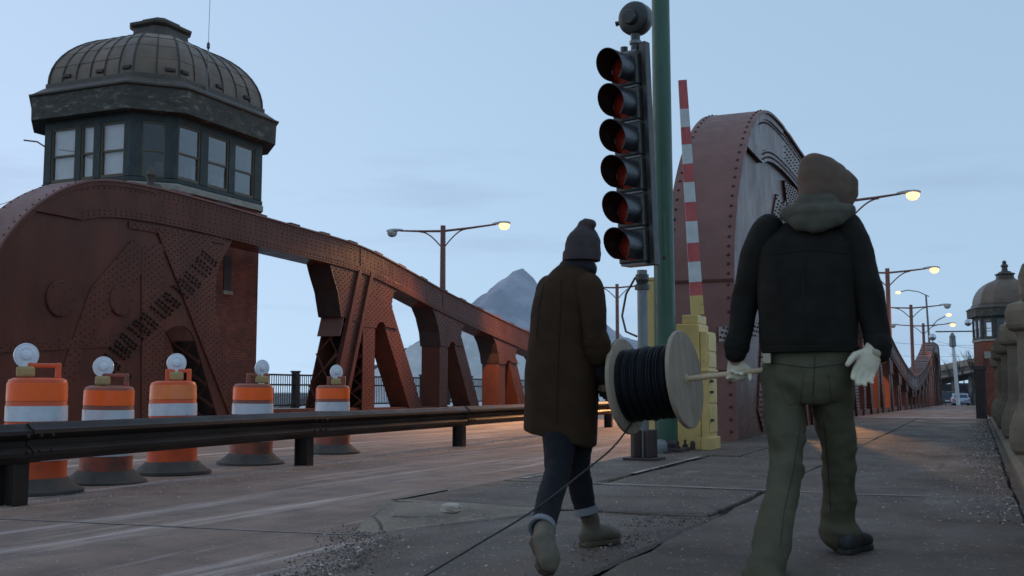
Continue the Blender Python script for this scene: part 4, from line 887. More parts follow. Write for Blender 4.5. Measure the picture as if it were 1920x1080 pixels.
c = U(1775, 760, 128); car('sport_utility_vehicle', Vector((c.x, c.y, c.z-.1)), CARD, 'dark car with red tail lamps lit left of the silver car', True, 1.1, True)
c = U(1799, 752, 190); T = thing('oncoming_car', 'dark oncoming car with white headlights in the far distance', 'car', c)
B().box(-.9, .9, 0, 4.2, .3, .95).build('body', CARD, T, bevel=.1); B().box(-.75, .75, .9, 3.6, .95, 1.5).build('cabin', CARD, T, bevel=.1)
for sx in (-.85, .65): B().box(sx, sx+.3, -.06, 0, .6, .82).build('headlight', HEADL, T)
# tall white signal mast, far roundels, twin lamp pole
p0 = U(1797, 745, 112); p1 = U(1787, 634, 112); T = thing('signal_mast', 'pale mast with caged lantern and cross arm near the far cars', 'mast', Vector((p0.x, p0.y, p0.z-1.5)))
hh = p1.z-p0.z+1.5; B().tube([(0, 0, 0), (-.35, 0, hh)], [.2, .16], 8).build('mast', WHP, T); B().lathe([(.22, hh-.9), (.36, hh-.8), (.30, hh+.1), (.34, hh+.15), (.1, hh+.6)], 10, (-.35, 0, 0)).build('lantern_cage', GALV, T); B().tube([(-2.0, 0, hh+.75), (1.9, 0, hh+.72)], .07, 6).build('cross_arm', DARKST, T)
p0 = U(1748, 700, 100); p1 = U(1742, 552, 100); T = thing('twin_lamp_pole', 'slim grey pole with two lit lamps on curved arms beyond the truss', 'street lamp', Vector((p0.x, p0.y, p0.z-2)))
hh = p1.z-p0.z+2; B().tube([(0, 0, 0), (-.3, 0, hh)], [.13, .08], 8).build('pole', GALV, T)
b = B(); pts = [U(1742, 556, 100), U(1722, 547, 100), U(1702, 544, 100), U(1688, 547, 100)]; b.tube(pts, .045, 6).build('arm', GALV, T, world=True)
B().tube([U(1747, 612, 100), U(1757, 601, 100), U(1772, 593, 100)], .045, 6).build('arm', GALV, T, world=True)
for q in ((1684, 548), (1779, 590)):
    B().lathe([(.02, -.17), (.2, -.12), (.24, 0), (.16, .08), (.02, .1)], 12, U(q[0], q[1], 99.8)).build('lamp_head', SODIUM, T, world=True, smooth=True)
for nm, q, dd, r, lab in (('far_bell', (1748.5, 632), 97, .33, 'round chrome gong on the far truss end'), ('tower_bell', (1815, 605), 90, .30, 'round chrome gong on the side of the distant tower')):
    c = U(*q, dd); o = thing(nm, lab, 'bell', c); B().lathe([(.02, -r), (r*.6, -r*.8), (r, 0), (r*.8, r*.6), (r*.3, r*.9), (.02, r)], 16, (0, 0, 0), (.2, -1, .1)).build('gong', CHROME, o, smooth=True); B().tube([(0, .1, 0), (.5 if 'tower' in nm else 0, .6, 0 if 'tower' in nm else -.9)], .05, 6).build('bracket', DARKST, o)
# bare tree
def tree(c, h, label, seed):
    random.seed(seed); T = thing('bare_tree', label, 'tree', c); tr = B(); tw = B()
    def grow(p, d, L, r, lv):
        q = p+d*L; (tr if lv < 2 else tw).tube([p, p.lerp(q, .5)+Vector((rnd(-1, 1), rnd(-1, 1), 0))*L*.06, q], [r, r*.85, r*.65], 5 if lv < 3 else 3)
        if lv < 6:
            for k in range(3 if lv < 4 else 2):
                nd = (d+Vector((rnd(-1, 1), rnd(-1, 1), rnd(-.2, .8)))*.62).normalized(); grow(p.lerp(q, rnd(.65, 1)), nd, L*rnd(.6, .82), r*.6, lv+1)
    grow(Vector((0, 0, 0)), Vector((0, 0, 1)), h*.25, h*.018, 0); tr.build('trunk', BARK, T); tw.build('crown', BARK, T, kind='stuff'); random.seed(seed+1)
c = U(1822, 730, 135); tree(Vector((c.x, c.y, -3)), 13, 'bare leafless tree left of the distant tower', 5)
c = U(1772, 730, 210); tree(Vector((c.x, c.y, -3)), 8, 'small bare tree under the distant overpass', 9)
for k, (a, c_) in enumerate((((1758, 640), (1840, 655)), ((1640, 640), (1830, 648)), ((1640, 665), (1830, 668)))):
    tag(B().tube([U(*a, 170), U((a[0]+c_[0])/2, (a[1]+c_[1])/2+3, 168), U(*c_, 165)], .03, 3).build('overhead_wire', SIGB), ['upper', 'middle', 'lowest'][k]+' far overhead wire crossing behind the right lamps', 'wire')

# ================================================================== PEOPLE
random.seed(21)
def soft(name, b, mat, parent, vox=.012, smooth=4, wr=None, amp=0.):
    """fuse overlapping shapes into one continuous surface, then add folds"""
    me = bpy.data.meshes.new('tmp'); me.from_pydata(b.v, [], b.f); me.update(); o = bpy.data.objects.new('tmp', me); COL.objects.link(o)
    md = o.modifiers.new('r', 'REMESH'); md.mode = 'VOXEL'; md.voxel_size = vox
    if smooth: sm = o.modifiers.new('s', 'SMOOTH'); sm.factor = .5; sm.iterations = smooth
    dg = bpy.context.evaluated_depsgraph_get(); m2 = bpy.data.meshes.new_from_object(o.evaluated_get(dg)); bpy.data.objects.remove(o); bpy.data.meshes.remove(me)
    m2.name = name
    if wr:
        co = [v.co.copy() for v in m2.vertices]; no = [v.normal.copy() for v in m2.vertices]
        for v, c, n in zip(m2.vertices, co, no): v.co = c+n*wr(c)
    m2.materials.clear(); m2.materials.append(mat); m2.polygons.foreach_set('use_smooth', [True]*len(m2.polygons))
    r = bpy.data.objects.new(name, m2); COL.objects.link(r)
    if parent: r.parent = parent; r.matrix_parent_inverse = pworld(parent).inverted()
    return r
def limb(b, pts, rad, n=14, ref=None):
    """tapered limb with rounded ends"""
    pts = [Vector(p) for p in pts]; P = []; Q = []
    rad = [r if isinstance(r, tuple) else (r, r) for r in rad]
    d0 = (pts[0]-pts[1]).normalized(); d1 = (pts[-1]-pts[-2]).normalized()
    for a in (80, 50, 25): P.append(pts[0]+d0*rad[0][1]*math.sin(R(a))); Q.append((rad[0][0]*math.cos(R(a)), rad[0][1]*math.cos(R(a))))
    P += pts; Q += rad
    for a in (25, 50, 80): P.append(pts[-1]+d1*rad[-1][1]*math.sin(R(a))); Q.append((rad[-1][0]*math.cos(R(a)), rad[-1][1]*math.cos(R(a))))
    b.tube(P, Q, n, ref)
def ball(b, c, r, n=12):
    c = Vector(c); r = r if isinstance(r, tuple) else (r,)*3; rs = []
    for j in range(n+1):
        t = math.pi*j/n; rs.append([c+Vector((r[0]*max(math.sin(t), .01)*math.cos(2*math.pi*k/16), r[1]*max(math.sin(t), .01)*math.sin(2*math.pi*k/16), -r[2]*math.cos(t))) for k in range(16)])
    b.rings(rs)
def oval(c, sd, rx, fw, ry, n=28, p=2.0):
    out = []
    for k in range(n):
        a = 2*math.pi*k/n; ca, sa = math.cos(a), math.sin(a); out.append(c+sd*(rx*math.copysign(abs(ca)**(2/p), ca))+fw*(ry*math.copysign(abs(sa)**(2/p), sa)))
    return out
def hand(b, w, f, t, pn, curl=.3, k=1., thick=1., spread=.12, thumb=.6):
    """w wrist, f finger direction, t towards the thumb, pn palm side"""
    f = f.normalized(); t = (t-f*t.dot(f)).normalized(); pn = f.cross(t) if f.cross(t).dot(pn) > 0 else -f.cross(t)
    limb(b, [w-f*.05*k, w, w+f*.03*k, w+f*.07*k, w+f*.095*k], [(.034*k*thick, .025*k*thick), (.033*k*thick, .023*k*thick), (.042*k, .022*k*thick), (.046*k, .019*k*thick), (.044*k, .015*k*thick)], 14, t)
    for i, (off, ln, r) in enumerate(((.034, .078, .0095), (.012, .088, .010), (-.011, .082, .0095), (-.033, .064, .0085))):
        p = w+f*(.092 if i in (1, 2) else .085)*k+t*off*k; d = (f+t*off*spread*12).normalized(); pts = [p-f*.02*k]; cc = curl*(1+.1*i)
        for s in (.44, .31, .25):
            ang = cc; ax = d.cross(pn).normalized(); d = (Matrix.Rotation(ang, 3, ax) @ d).normalized(); pts.append(pts[-1]+d*ln*s*k+(f*.02*k if s == .44 else Vector((0, 0, 0))))
        limb(b, pts, [r*k*thick*1.05, r*k*thick, r*k*thick*.95, r*k*thick*.85], 8)
    p = w+f*.028*k+t*.03*k; d = (f*.75+t*.75+pn*.25).normalized(); q = p+d*.045*k; d2 = (f*.9+t*.25+pn*thumb).normalized(); limb(b, [p-d*.01, q, q+d2*.03*k, q+d2*.052*k], [.014*k*thick, .012*k*thick, .011*k*thick, .009*k*thick], 8)
def head(b, c, fw, sd, s=1.):
    Z = Vector((0, 0, 1)); rs = []
    for z, rx, ry, o in ((-.125, .02, .03, .05), (-.12, .045, .05, .04), (-.09, .056, .07, .025), (-.05, .066, .085, .012), (0, .073, .095, 0), (.05, .075, .098, -.004), (.09, .064, .085, -.006), (.115, .04, .055, -.006), (.125, .012, .02, -.006)): rs.append(oval(c+Z*z*s+fw*o*s, sd, rx*s, fw, ry*s, 24))
    b.rings(rs); limb(b, [c+fw*.088*s+Z*.02*s, c+fw*.112*s-Z*.025*s], [.010*s, .016*s], 8)
    limb(b, [c+fw*.098*s-sd*.02*s-Z*.062*s, c+fw*.098*s+sd*.02*s-Z*.062*s], [.008*s, .008*s], 8)
    for s_ in (-1, 1):
        ball(b, c+sd*.073*s*s_-Z*.005*s, (.010*s, .022*s, .03*s), 8); limb(b, [c+fw*.093*s+sd*.015*s*s_+Z*.03*s, c+fw*.085*s+sd*.05*s*s_+Z*.028*s], [.008*s, .007*s], 8)
    limb(b, [c-Z*.08*s-fw*.01, c-Z*.19*s-fw*.03], [.055*s, .06*s], 14)
def N(p, s): return noise.noise(p*s)
Z = Vector((0, 0, 1))

from mathutils.bvhtree import BVHTree
def bvh_of(*obs):
    V = []; F = []
    for o in obs:
        k = len(V); V += [v.co.copy() for v in o.data.vertices]; F += [tuple(i+k for i in p.vertices) for p in o.data.polygons]
    return BVHTree.FromPolygons(V, F)
def hit(t, x, y):
    r = ray(x, y).normalized(); loc, n, i, d = t.ray_cast(CAMP, r)
    if loc is None: return None
    return loc, (n if n.dot(r) < 0 else -n)
def seam(t, pts, nm, mat, parent, r=.0022, off=.0005):
    P = []
    for a, c in zip(pts, pts[1:]):
        for k in range(10):
            h = hit(t, a[0]+(c[0]-a[0])*k/10, a[1]+(c[1]-a[1])*k/10)
            if h and (not P or (h[0]-P[-1]).length < .06): P.append(h[0]+h[1]*off)
    if len(P) > 3: B().tube(P, r, 5).build(nm, mat, parent, world=True, smooth=True)
def patch(t, quad, nm, mat, parent, th=.004, n=8):
    V = []; q = [Vector((*p, 0)) for p in quad]
    for j in range(n+1):
        for i in range(n+1):
            p = q[0].lerp(q[1], i/n).lerp(q[3].lerp(q[2], i/n), j/n); h = hit(t, p.x, p.y)
            if not h: return
            V.append((h[0]+h[1]*th, h[0]-h[1]*.004))
    b = B(); m = (n+1)*(n+1); F = []
    for j in range(n):
        for i in range(n): a = j*(n+1)+i; F += [(a, a+1, a+n+2, a+n+1)]
    ed = [i for i in range(n)]+[(i+1)*(n+1)-1 for i in range(n)]+[m-1-i for i in range(n)]+[(n-i)*(n+1) for i in range(n)]
    F += [(ed[k], ed[k]+m, ed[(k+1) % len(ed)]+m, ed[(k+1) % len(ed)]) for k in range(len(ed))]
    b.add([v[0] for v in V]+[v[1] for v in V], F); b.build(nm, mat, parent, world=True, smooth=True)
fold = lambda q: .42-abs(noise.noise(q))*1.6
# ---------------------------------------------------------------- man with hood
FW = Vector((-.05, 1, 0)).normalized(); SD = Vector((FW.y, -FW.x, 0))   # SD: his right
hipC = U(1512, 684, 4.87)
shL, elL, wrL = U(1432, 436, 5.0), U(1396, 562, 5.02), U(1381, 652, 4.98)
shR, elR, wrR = U(1598, 432, 4.86), U(1630, 560, 4.78), U(1647, 650, 4.74)
chC = (shL+shR)/2; hd = U(1545, 345, 4.93)
footR = atz(1578, 1036, .013); footL = atz(1437, 1100, .02)
hpR, knR, anR = U(1556, 712, 4.86), U(1574, 862, 4.94), U(1573, 978, 4.98)
hpL, knL, anL = U(1470, 712, 4.92), U(1476, 866, 4.76), U(1436, 1078, 4.32)
T = thing('person', 'walker in black jacket, brown hood and olive trousers gripping the spool pole', 'person', Vector((hipC.x, hipC.y, 0)))
b = B(); head(b, hd-Z*.01, Vector((.45, .9, 0)).normalized(), Vector((.9, -.45, 0)).normalized(), 1.02)
limb(b, [hipC+Z*.02, hipC.lerp(chC, .5), chC-Z*.04, U(1535, 402, 4.92)], [(.14, .10), (.14, .105), (.15, .10), (.06, .06)], 18, SD)
for a in ((shL, elL, wrL), (shR, elR, wrR)): limb(b, a, [.052, .042, .032]); limb(b, [a[2], a[2]+(a[2]-a[1]).normalized()*.07], [(.03, .02), (.03, .016)])
for a, ft in (((hpL, knL, anL), footL), ((hpR, knR, anR), footR)): limb(b, (a[0], a[1], a[2]+Z*.03), [.085, .052, .036]); limb(b, [a[2]+Z*.03, a[2]-Z*.03+FW*.04], [.034, .028])
soft('body', b, SKIN, T, .014, 2)
# jacket
b = B(); rs = []
hem = U(1518, 652, 4.87); up_ = (chC-hem)
for t, rx, ry, sh in ((-.02, .205, .135, 0), (.02, .218, .15, 0), (.12, .222, .155, .0), (.3, .225, .158, .0), (.5, .228, .16, .0), (.68, .235, .158, .005), (.84, .232, .148, .01), (.94, .205, .13, .012), (1.03, .15, .105, .02), (1.10, .10, .085, .03), (1.15, .075, .075, .035)): rs.append(oval(hem+up_*t+FW*sh, SD, rx*.98, FW, ry, 30, 2.4))
b.rings(rs)
def wr_j(p):
    dE = min((p-elL).length, (p-elR).length, (p-wrL).length*1.2, (p-wrR).length*1.2); g = math.exp(-(dE/.14)**2)
    return .010*noise.noise(Vector((p.x*6, p.y*6, p.z*3.0)))+.007*fold(Vector((p.x*5+p.z*4, p.y*5, p.z*5)))+.006*g*fold(Vector((p.x*7, p.y*7+p.z*5, p.z*9)))
JK = soft('jacket', b, JACK, T, .0105, 3, wr_j)
b = B(); limb(b, [shL+SD*.02, shL.lerp(elL, .35), elL, elL.lerp(wrL, .6), wrL+Z*.0], [(.076, .088), (.076, .084), (.066, .070), (.058, .061), (.050, .054)], 18)
JL = soft('sleeve', b, JACK, T, .0105, 3, wr_j); b = B(); limb(b, [shR-SD*.02, shR.lerp(elR, .35), elR, elR.lerp(wrR, .6), wrR+Z*.0], [(.076, .088), (.077, .084), (.070, .073), (.062, .064), (.053, .058)], 18)
JR = soft('sleeve', b, JACK, T, .0105, 3, wr_j)
SEAMJ = M('jacket_seam', (.004, .005, .005), None, 5, .9)
bj = bvh_of(JK); seam(bj, [(1445, 478), (1490, 470), (1540, 468), (1590, 476)], 'yoke_seam', SEAMJ, T, .003); seam(bj, [(1508, 476), (1506, 560), (1510, 645)], 'back_seam', SEAMJ, T, .003)
hb = B(); rs = [oval(hem+up_*t, SD, rx, FW, ry, 30, 2.4) for t, rx, ry in ((-.045, .205, .142), (-.04, .213, .148), (.0, .219, .153), (.01, .214, .15))]; hb.rings(rs).build('hem_band', JACK, T, world=True, smooth=True)
for w, e in ((wrL, elL), (wrR, elR)):
    d = (w-e).normalized(); cb = B(); limb(cb, [w-d*.035, w+d*.005, w+d*.02], [(.060, .063), (.061, .064), (.052, .056)], 18); soft('cuff', cb, JACK, T, .008, 2, lambda p: .002*noise.noise(p*40))
# grey hood of the jacket lying on the shoulders
b = B(); nk = U(1533, 398, 4.90); rs = []
for t in range(25):
    a = math.pi*2*t/24; back = .5-.5*math.sin(a); c = nk+SD*(.128*math.cos(a))+FW*(.085*math.sin(a)-.012)+Z*(-.028*back+.012); rs.append((c, (.027+.016*back, .033+.024*back)))
limb(b, [c for c, r in rs[:-1]], [r for c, r in rs[:-1]], 12, Z)
limb(b, [nk+SD*.128+Z*.0, nk+SD*.09+FW*.08], [.035, .04], 10)
limb(b, [nk-SD*.13-FW*.05-Z*.02, nk-SD*.07-FW*.115-Z*.058, nk+SD*.0-FW*.130-Z*.072, nk+SD*.08-FW*.11-Z*.05, nk+SD*.145-FW*.03-Z*.01], [(.028, .028), (.040, .029), (.046, .030), (.040, .029), (.028, .028)], 12, Z)
limb(b, [nk-SD*.05-FW*.06+Z*.02, nk+SD*.05-FW*.06+Z*.02], [(.06, .05), (.06, .05)], 12, Z)
soft('jacket_hood', b, HOODG, T, .008, 4, lambda p: .006*noise.noise(p*16)+.004*noise.noise(Vector((p.x*30, p.y*30, p.z*14))))
# brown hood over the head, face turned to the right
HF = Vector((.62, .78, 0)).normalized(); HS = Vector((HF.y, -HF.x, 0)); b = B(); rs = []; hc = hd+Z*.0
for z, rx, ry, o in ((-.150, .085, .085, -.03), (-.10, .100, .108, -.018), (-.05, .106, .122, -.002), (0, .107, .130, .006), (.04, .102, .124, .000), (.08, .088, .104, -.016), (.112, .062, .076, -.034), (.130, .034, .042, -.044), (.138, .006, .01, -.048)): rs.append(oval(hc+Z*z+HF*o, HS, rx, HF, ry, 26, 2.15))
b.rings(rs)
for s in (-1, 1): limb(b, [hc+HF*.10+HS*.04*s+Z*.055, hc+HF*.128+HS*.062*s+Z*.01, hc+HF*.125+HS*.064*s-Z*.05, hc+HF*.09+HS*.05*s-Z*.11], [.020, .022, .022, .020], 10)
limb(b, [hc+HF*.10-HS*.04+Z*.055, hc+HF*.118+Z*.066, hc+HF*.10+HS*.04+Z*.055], [.020, .022, .020], 10)
soft('hood', b, HOODB, T, .008, 4, lambda p: .005*noise.noise(p*14)+.0035*noise.noise(Vector((p.x*16+p.z*10, p.y*16, p.z*26))))
# trousers
b = B(); wst = U(1530, 640, 4.88); rs = []
for t, rx, ry in ((0, .185, .125), (-.05, .195, .135), (-.12, .200, .145), (-.19, .196, .140), (-.25, .17, .12), (-.28, .12, .10)): rs.append(oval(wst.lerp(Vector((hipC.x, hipC.y, wst.z)), min(1, -t*6))+Z*t, SD, rx, FW, ry, 28, 2.3))
b.rings(rs)
limb(b, [hpR+Z*.02, hpR.lerp(knR, .4), knR, knR.lerp(anR, .45), anR, anR-Z*.035], [(.103, .118), (.092, .106), (.074, .085), (.071, .08), (.076, .087), (.088, .102)], 20, SD)
limb(b, [hpL+Z*.02, hpL.lerp(knL, .4), knL, knL.lerp(anL, .45), anL, anL-Z*.02-FW*.02], [(.103, .118), (.094, .106), (.076, .087), (.074, .082), (.080, .09), (.090, .10)], 20, SD)
def wr_t(p):
    dK = min((p-knL).length, (p-knR).length); dA = min((p-anL).length, (p-anR).length); dH = (p-hipC+Z*.12).length; g = math.exp(-(dK/.13)**2)+1.1*math.exp(-(dA/.13)**2)+.9*math.exp(-(dH/.14)**2)
    fo = lambda q: .42-abs(noise.noise(q))*1.6
    return .006*noise.noise(p*6)+.024*min(g, 1.3)*fo(Vector((p.x*6, p.y*5+p.z*2, p.z*13+p.x*7)))+.010*fo(Vector((p.x*8+p.z*4, p.y*8, p.z*5)))+.003*noise.noise(Vector((p.x*14, p.y*14, p.z*36)))
TR_ = soft('trousers', b, TROU, T, .0105, 3, wr_t)
SEAMT = M('trouser_seam', (.030, .027, .017), None, 5, .9)
bt_ = bvh_of(TR_); seam(bt_, [(1528, 668), (1526, 710), (1524, 745)], 'seat_seam', SEAMT, T); seam(bt_, [(1440, 680), (1520, 690), (1600, 680)], 'yoke_seam', SEAMT, T, .002)
seam(bt_, [(1500, 800), (1488, 880), (1470, 960), (1462, 1030)], 'leg_seam', SEAMT, T, .002); seam(bt_, [(1545, 790), (1553, 880), (1558, 970)], 'leg_seam', SEAMT, T, .002)
for q in ([(1452, 698), (1506, 702), (1500, 752), (1478, 760)], [(1553, 702), (1598, 698), (1592, 756), (1560, 752)]): patch(bt_, q, 'back_pocket', TROU, T)
for x0, x1, mt, nm in ((-.021, .021, WHP, 'patch_label'),):
    q = U(1438, 672, 4.80); vb = (q-CAMP).normalized(); sdv = RGT; B().obox(q, sdv, vb, Z, (-.017, .017), (-.002, .05), (-.022, .022)).build(nm, GLOVE2, T, world=True, bevel=.003)
for x0, x1 in ((1468, 1520), (1548, 1600)): pass
def boot(nm, mat, sole, heel, toe, h, parent, roll=0., ank=None):
    f = (toe-heel); ln = f.length; f.normalize(); s = f.cross(Z).normalized(); u = s.cross(f).normalized(); b = B()
    limb(b, [heel+f*.035+u*.055, heel+f*ln*.45+u*.06, heel+f*ln*.72+u*.05, toe-f*.035+u*.042], [(.045, .050), (.045, .048), (.051, .042), (.042, .034)], 16, s)
    if ank is not None: limb(b, [heel+f*.055+u*.05, heel.lerp(ank, .5)+f*.05+u*.03, ank], [(.043, .050), (.043, .048), (.045, .048)], 16, s)
    o = soft(nm, b, mat, parent, .008, 6, lambda p: .003*noise.noise(p*26))
    out = [(0, .030), (.08, .040), (.25, .037), (.45, .034), (.68, .049), (.85, .044), (.97, .022)]
    P = [heel+f*(t*ln)+s*w for t, w in out]+[heel+f*(t*ln)-s*w for t, w in out[::-1]]; n = len(P)
    sb = B(); sb.add([p+u*.002 for p in P]+[p+u*.026 for p in P], [tuple(range(n-1, -1, -1)), tuple(range(n, 2*n))]+[(i, (i+1) % n, (i+1) % n+n, i+n) for i in range(n)]); sb.build(nm+'_sole', sole, parent, world=True, bevel=.004)
h0 = footR-FW*.07+SD*.015; boot('boot', BOOTB, BOOTB, Vector((h0.x, h0.y, .012)), Vector((h0.x+.08, h0.y+.285, .012)), .1, T, ank=anR-Z*.0)
tl = footL+FW*.20; boot('boot', BOOTB, BOOTB, Vector((anL.x-.01, anL.y-.06, anL.z-.115)), Vector((anL.x+.01, anL.y+.17, .02)), .1, T, ank=anL)
# gloves
POLE0 = U(1112, 731, 5.22); POLE1 = U(1432, 694, 4.915)
def pole_at(px_): 
    lo, hi = 0., 1.
    for _ in range(40):
        m = (lo+hi)/2; p = POLE0.lerp(POLE1, m)-CAMP; x = 960+2000*p.dot(RGT)/p.dot(FWD)
        if x < px_: lo = m
        else: hi = m
    return POLE0.lerp(POLE1, lo)
pd = (POLE1-POLE0).normalized()
gl = pole_at(1379)
b = B(); f = (gl-wrL); f = (gl+Z*.0-wrL).normalized(); back = -FW
wl = gl-f*.075+FW*.026
hand(b, wl, f, -SD*-1 if False else SD, back, 1.28, 1.02, 1.22, .03, .7)
soft('glove', b, GLOVE, T, .0055, 2, lambda p: .0018*noise.noise(p*60))
b = B(); limb(b, [wrL.lerp(wl, -.15), wrL.lerp(wl, .55), wl+f*.01], [(.047, .043), (.044, .038), (.040, .032)], 14, SD); soft('glove_cuff', b, GLOVE2, T, .007, 2, lambda p: .002*noise.noise(p*50))
b = B(); wr2 = U(1640, 655, 4.72); f2 = (U(1607, 722, 4.70)-wr2).normalized(); tdir = (U(1600, 640, 4.85)-U(1620, 690, 4.70)).normalized()
hand(b, wr2, f2, -RGT+Vector((0, 0, .5)), -FW+SD*.1, .34, 1.16, 1.18, .07, .35)
soft('glove', b, GLOVE, T, .0055, 2, lambda p: .0018*noise.noise(p*60))
b = B(); limb(b, [wrR.lerp(wr2, -.3), wr2+f2*.012], [(.050, .047), (.044, .034)], 14, SD); soft('glove_cuff', b, GLOVE2, T, .007, 2, lambda p: .002*noise.noise(p*50))

# ---------------------------------------------------------------- walker with woolly hat
FW2 = Vector((.05, 1, 0)).normalized(); SD2 = Vector((FW2.y, -FW2.x, 0))
hd2 = U(1092, 468, 5.22); nk2 = U(1084, 508, 5.22); hem2 = U(1052, 806, 5.22); ch2 = U(1070, 545, 5.24); hip2 = U(1062, 735, 5.23)
sL, eL, wL = U(1024, 545, 5.34), U(1014, 640, 5.40), U(1030, 715, 5.46)
sR, eR, wR = U(1108, 540, 5.12), U(1116, 632, 5.08), U(1127, 700, 5.16)
gR = pole_at(1133)
hpR2, knR2, anR2 = U(1080, 770, 5.22), U(1082, 876, 5.24), U(1097, 950, 5.24)
hpL2, knL2, anL2 = U(1052, 770, 5.26), U(1046, 882, 5.02), U(1018, 985, 4.60)
T = thing('person', 'walker in long brown wool coat, grey knit hat and rolled jeans', 'person', Vector((hip2.x, hip2.y, 0)))
b = B(); head(b, hd2-Z*.005, Vector((.25, .97, -.1)).normalized(), Vector((.97, -.25, 0)).normalized(), .80)
limb(b, [hip2, hip2.lerp(ch2, .5), ch2, nk2-Z*.02], [(.13, .10), (.12, .09), (.13, .09), (.05, .05)], 18, SD2)
for a in ((sL, eL, wL), (sR, eR, gR)): limb(b, a, [.042, .036, .026])
for a, k in (((hpL2, knL2, anL2), 0), ((hpR2, knR2, anR2), 1)): limb(b, (a[0], a[1], a[2]), [.07, .046, .03])
soft('body', b, SKIN, T, .013, 2)
b = B(); rs = []
top2 = U(1082, 497, 5.23)
for y, xl_, xr_, ry in ((812, 979, 1119, .150), (800, 979, 1120, .155), (760, 981, 1121, .158), (700, 984, 1123, .16), (640, 988, 1124, .158), (590, 994, 1124, .15), (550, 1004, 1124, .138), (525, 1017, 1119, .122), (507, 1036, 1112, .10), (494, 1052, 1106, .075), (486, 1060, 1102, .06)):
    k = (y-486)/326; c = U((xl_+xr_)/2, y, 5.23); rx = (xr_-xl_)/2/2000*5.23; ov = oval(c, SD2, rx*1.0, FW2, ry, 30, 2.3)
    if y > 790: ov = [p-Z*.075*((p-c).dot(SD2)/rx*.5+.35)*((y-790)/22) for p in ov]
    rs.append(ov)
b.rings(rs[::-1])
def wr_c(p):
    h = max(0, min(1, (p.z-.57)/.8)); g = math.exp(-((p-eR).length/.13)**2)
    return .014*(1-h)*noise.noise(Vector((p.x*9, p.y*9, p.z*1.4)))+.008*fold(Vector((p.x*4+p.z*2.5, p.y*4, p.z*2.4)))+.006*g*fold(Vector((p.x*6, p.y*6+p.z*6, p.z*9)))
CT = soft('coat', b, COATM, T, .0105, 3, wr_c)
SEAMC = M('coat_seam', (.012, .008, .005), None, 5, .95); bc_ = bvh_of(CT); seam(bc_, [(1052, 525), (1050, 600), (1046, 700), (1044, 800)], 'back_seam', SEAMC, T, .003); seam(bc_, [(1020, 532), (1010, 580), (1006, 640)], 'side_seam', SEAMC, T, .003)
b = B(); limb(b, [sR-SD2*.01, sR.lerp(eR, .5), eR, eR.lerp(wR, .35)], [(.070, .08), (.066, .072), (.060, .064), (.056, .06)], 16)
soft('coat_sleeve', b, COATM, T, .0105, 3, wr_c); b = B(); limb(b, [sL+SD2*.02, sL.lerp(eL, .5), eL, wL], [(.070, .08), (.066, .07), (.058, .062), (.05, .055)], 16)
soft('coat_sleeve', b, COATM, T, .0105, 3, wr_c)
b = B(); d = (wR-eR).normalized(); limb(b, [eR.lerp(wR, .05), eR.lerp(wR, .28), eR.lerp(wR, .48)], [(.064, .068), (.067, .07), (.063, .066)], 16); soft('rolled_cuff', b, COATM, T, .009, 2, lambda p: .004*noise.noise(Vector((p.x*12, p.y*12, p.z*40))))
b = B(); limb(b, [eR.lerp(wR, .2), wR, gR-(gR-wR).normalized()*.06], [(.044, .046), (.04, .042), (.034, .036)], 14); soft('shirt_sleeve', b, SCARF, T, .009, 2, lambda p: .003*noise.noise(p*30))
b = B(); fh = (gR-wR).normalized(); hand(b, gR-fh*.07+FW2*.024, fh, SD2, -FW2, 1.2, .95, 1.15, .03, .7); soft('glove', b, SCARF, T, .006, 2)
b = B(); rs = []
for k in range(20):
    a = 2*math.pi*k/20; rs.append(nk2+SD2*(.072*math.cos(a))+FW2*(.07*math.sin(a))+Z*(.012-.012*math.sin(a)))
limb(b, rs, [(.034, .024)]*20, 10, Z); limb(b, [rs[-1], rs[0]], [.03, .03], 8); limb(b, [nk2-Z*.03, nk2+Z*.03], [.062, .062], 14); soft('scarf', b, SCARF, T, .009, 3, lambda p: .005*noise.noise(p*18))
b = B(); rs = []; hc = hd2+Z*.0; HU = (U(1096, 418, 5.24)-U(1090, 480, 5.22)).normalized(); HF2 = Vector((.2, .98, 0)); HS2 = Vector((.98, -.2, 0))
for z, rx, ry in ((-.055, .078, .092), (-.05, .084, .098), (-.01, .086, .100), (.03, .084, .098), (.06, .076, .09), (.085, .062, .074), (.105, .046, .055), (.118, .038, .042), (.132, .034, .036), (.144, .024, .026), (.149, .008, .008)): rs.append(oval(hc+HU*z, HS2, rx, HF2, ry, 26))
b.rings(rs); limb(b, [hc+HU*.10+HS2*.01, hc+HU*.125+HS2*.022-HF2*.01, hc+HU*.118+HS2*.045-HF2*.01], [.036, .034, .024], 12)
soft('woolly_hat', b, BEAN, T, .0075, 3, lambda p: .004*noise.noise(p*16)+.0025*noise.noise(Vector((p.x*26, p.y*26, p.z*40))))
cb = B(); rs = [oval(hc+HU*z, HS2, rx, HF2, ry, 26) for z, rx, ry in ((-.058, .080, .094), (-.056, .089, .103), (-.02, .0905, .1045), (-.008, .087, .101))]; cb.rings(rs).build('hat_brim', BEAN, T, world=True, smooth=True)
b = B(); limb(b, [hpR2, hpR2.lerp(knR2, .5), knR2, knR2.lerp(anR2, .5), anR2], [(.092, .10), (.084, .09), (.062, .068), (.060, .064), (.054, .058)], 18, SD2)
limb(b, [hpL2, hpL2.lerp(knL2, .5), knL2, knL2.lerp(anL2, .5), anL2], [(.092, .10), (.084, .09), (.062, .068), (.060, .064), (.054, .058)], 18, SD2)
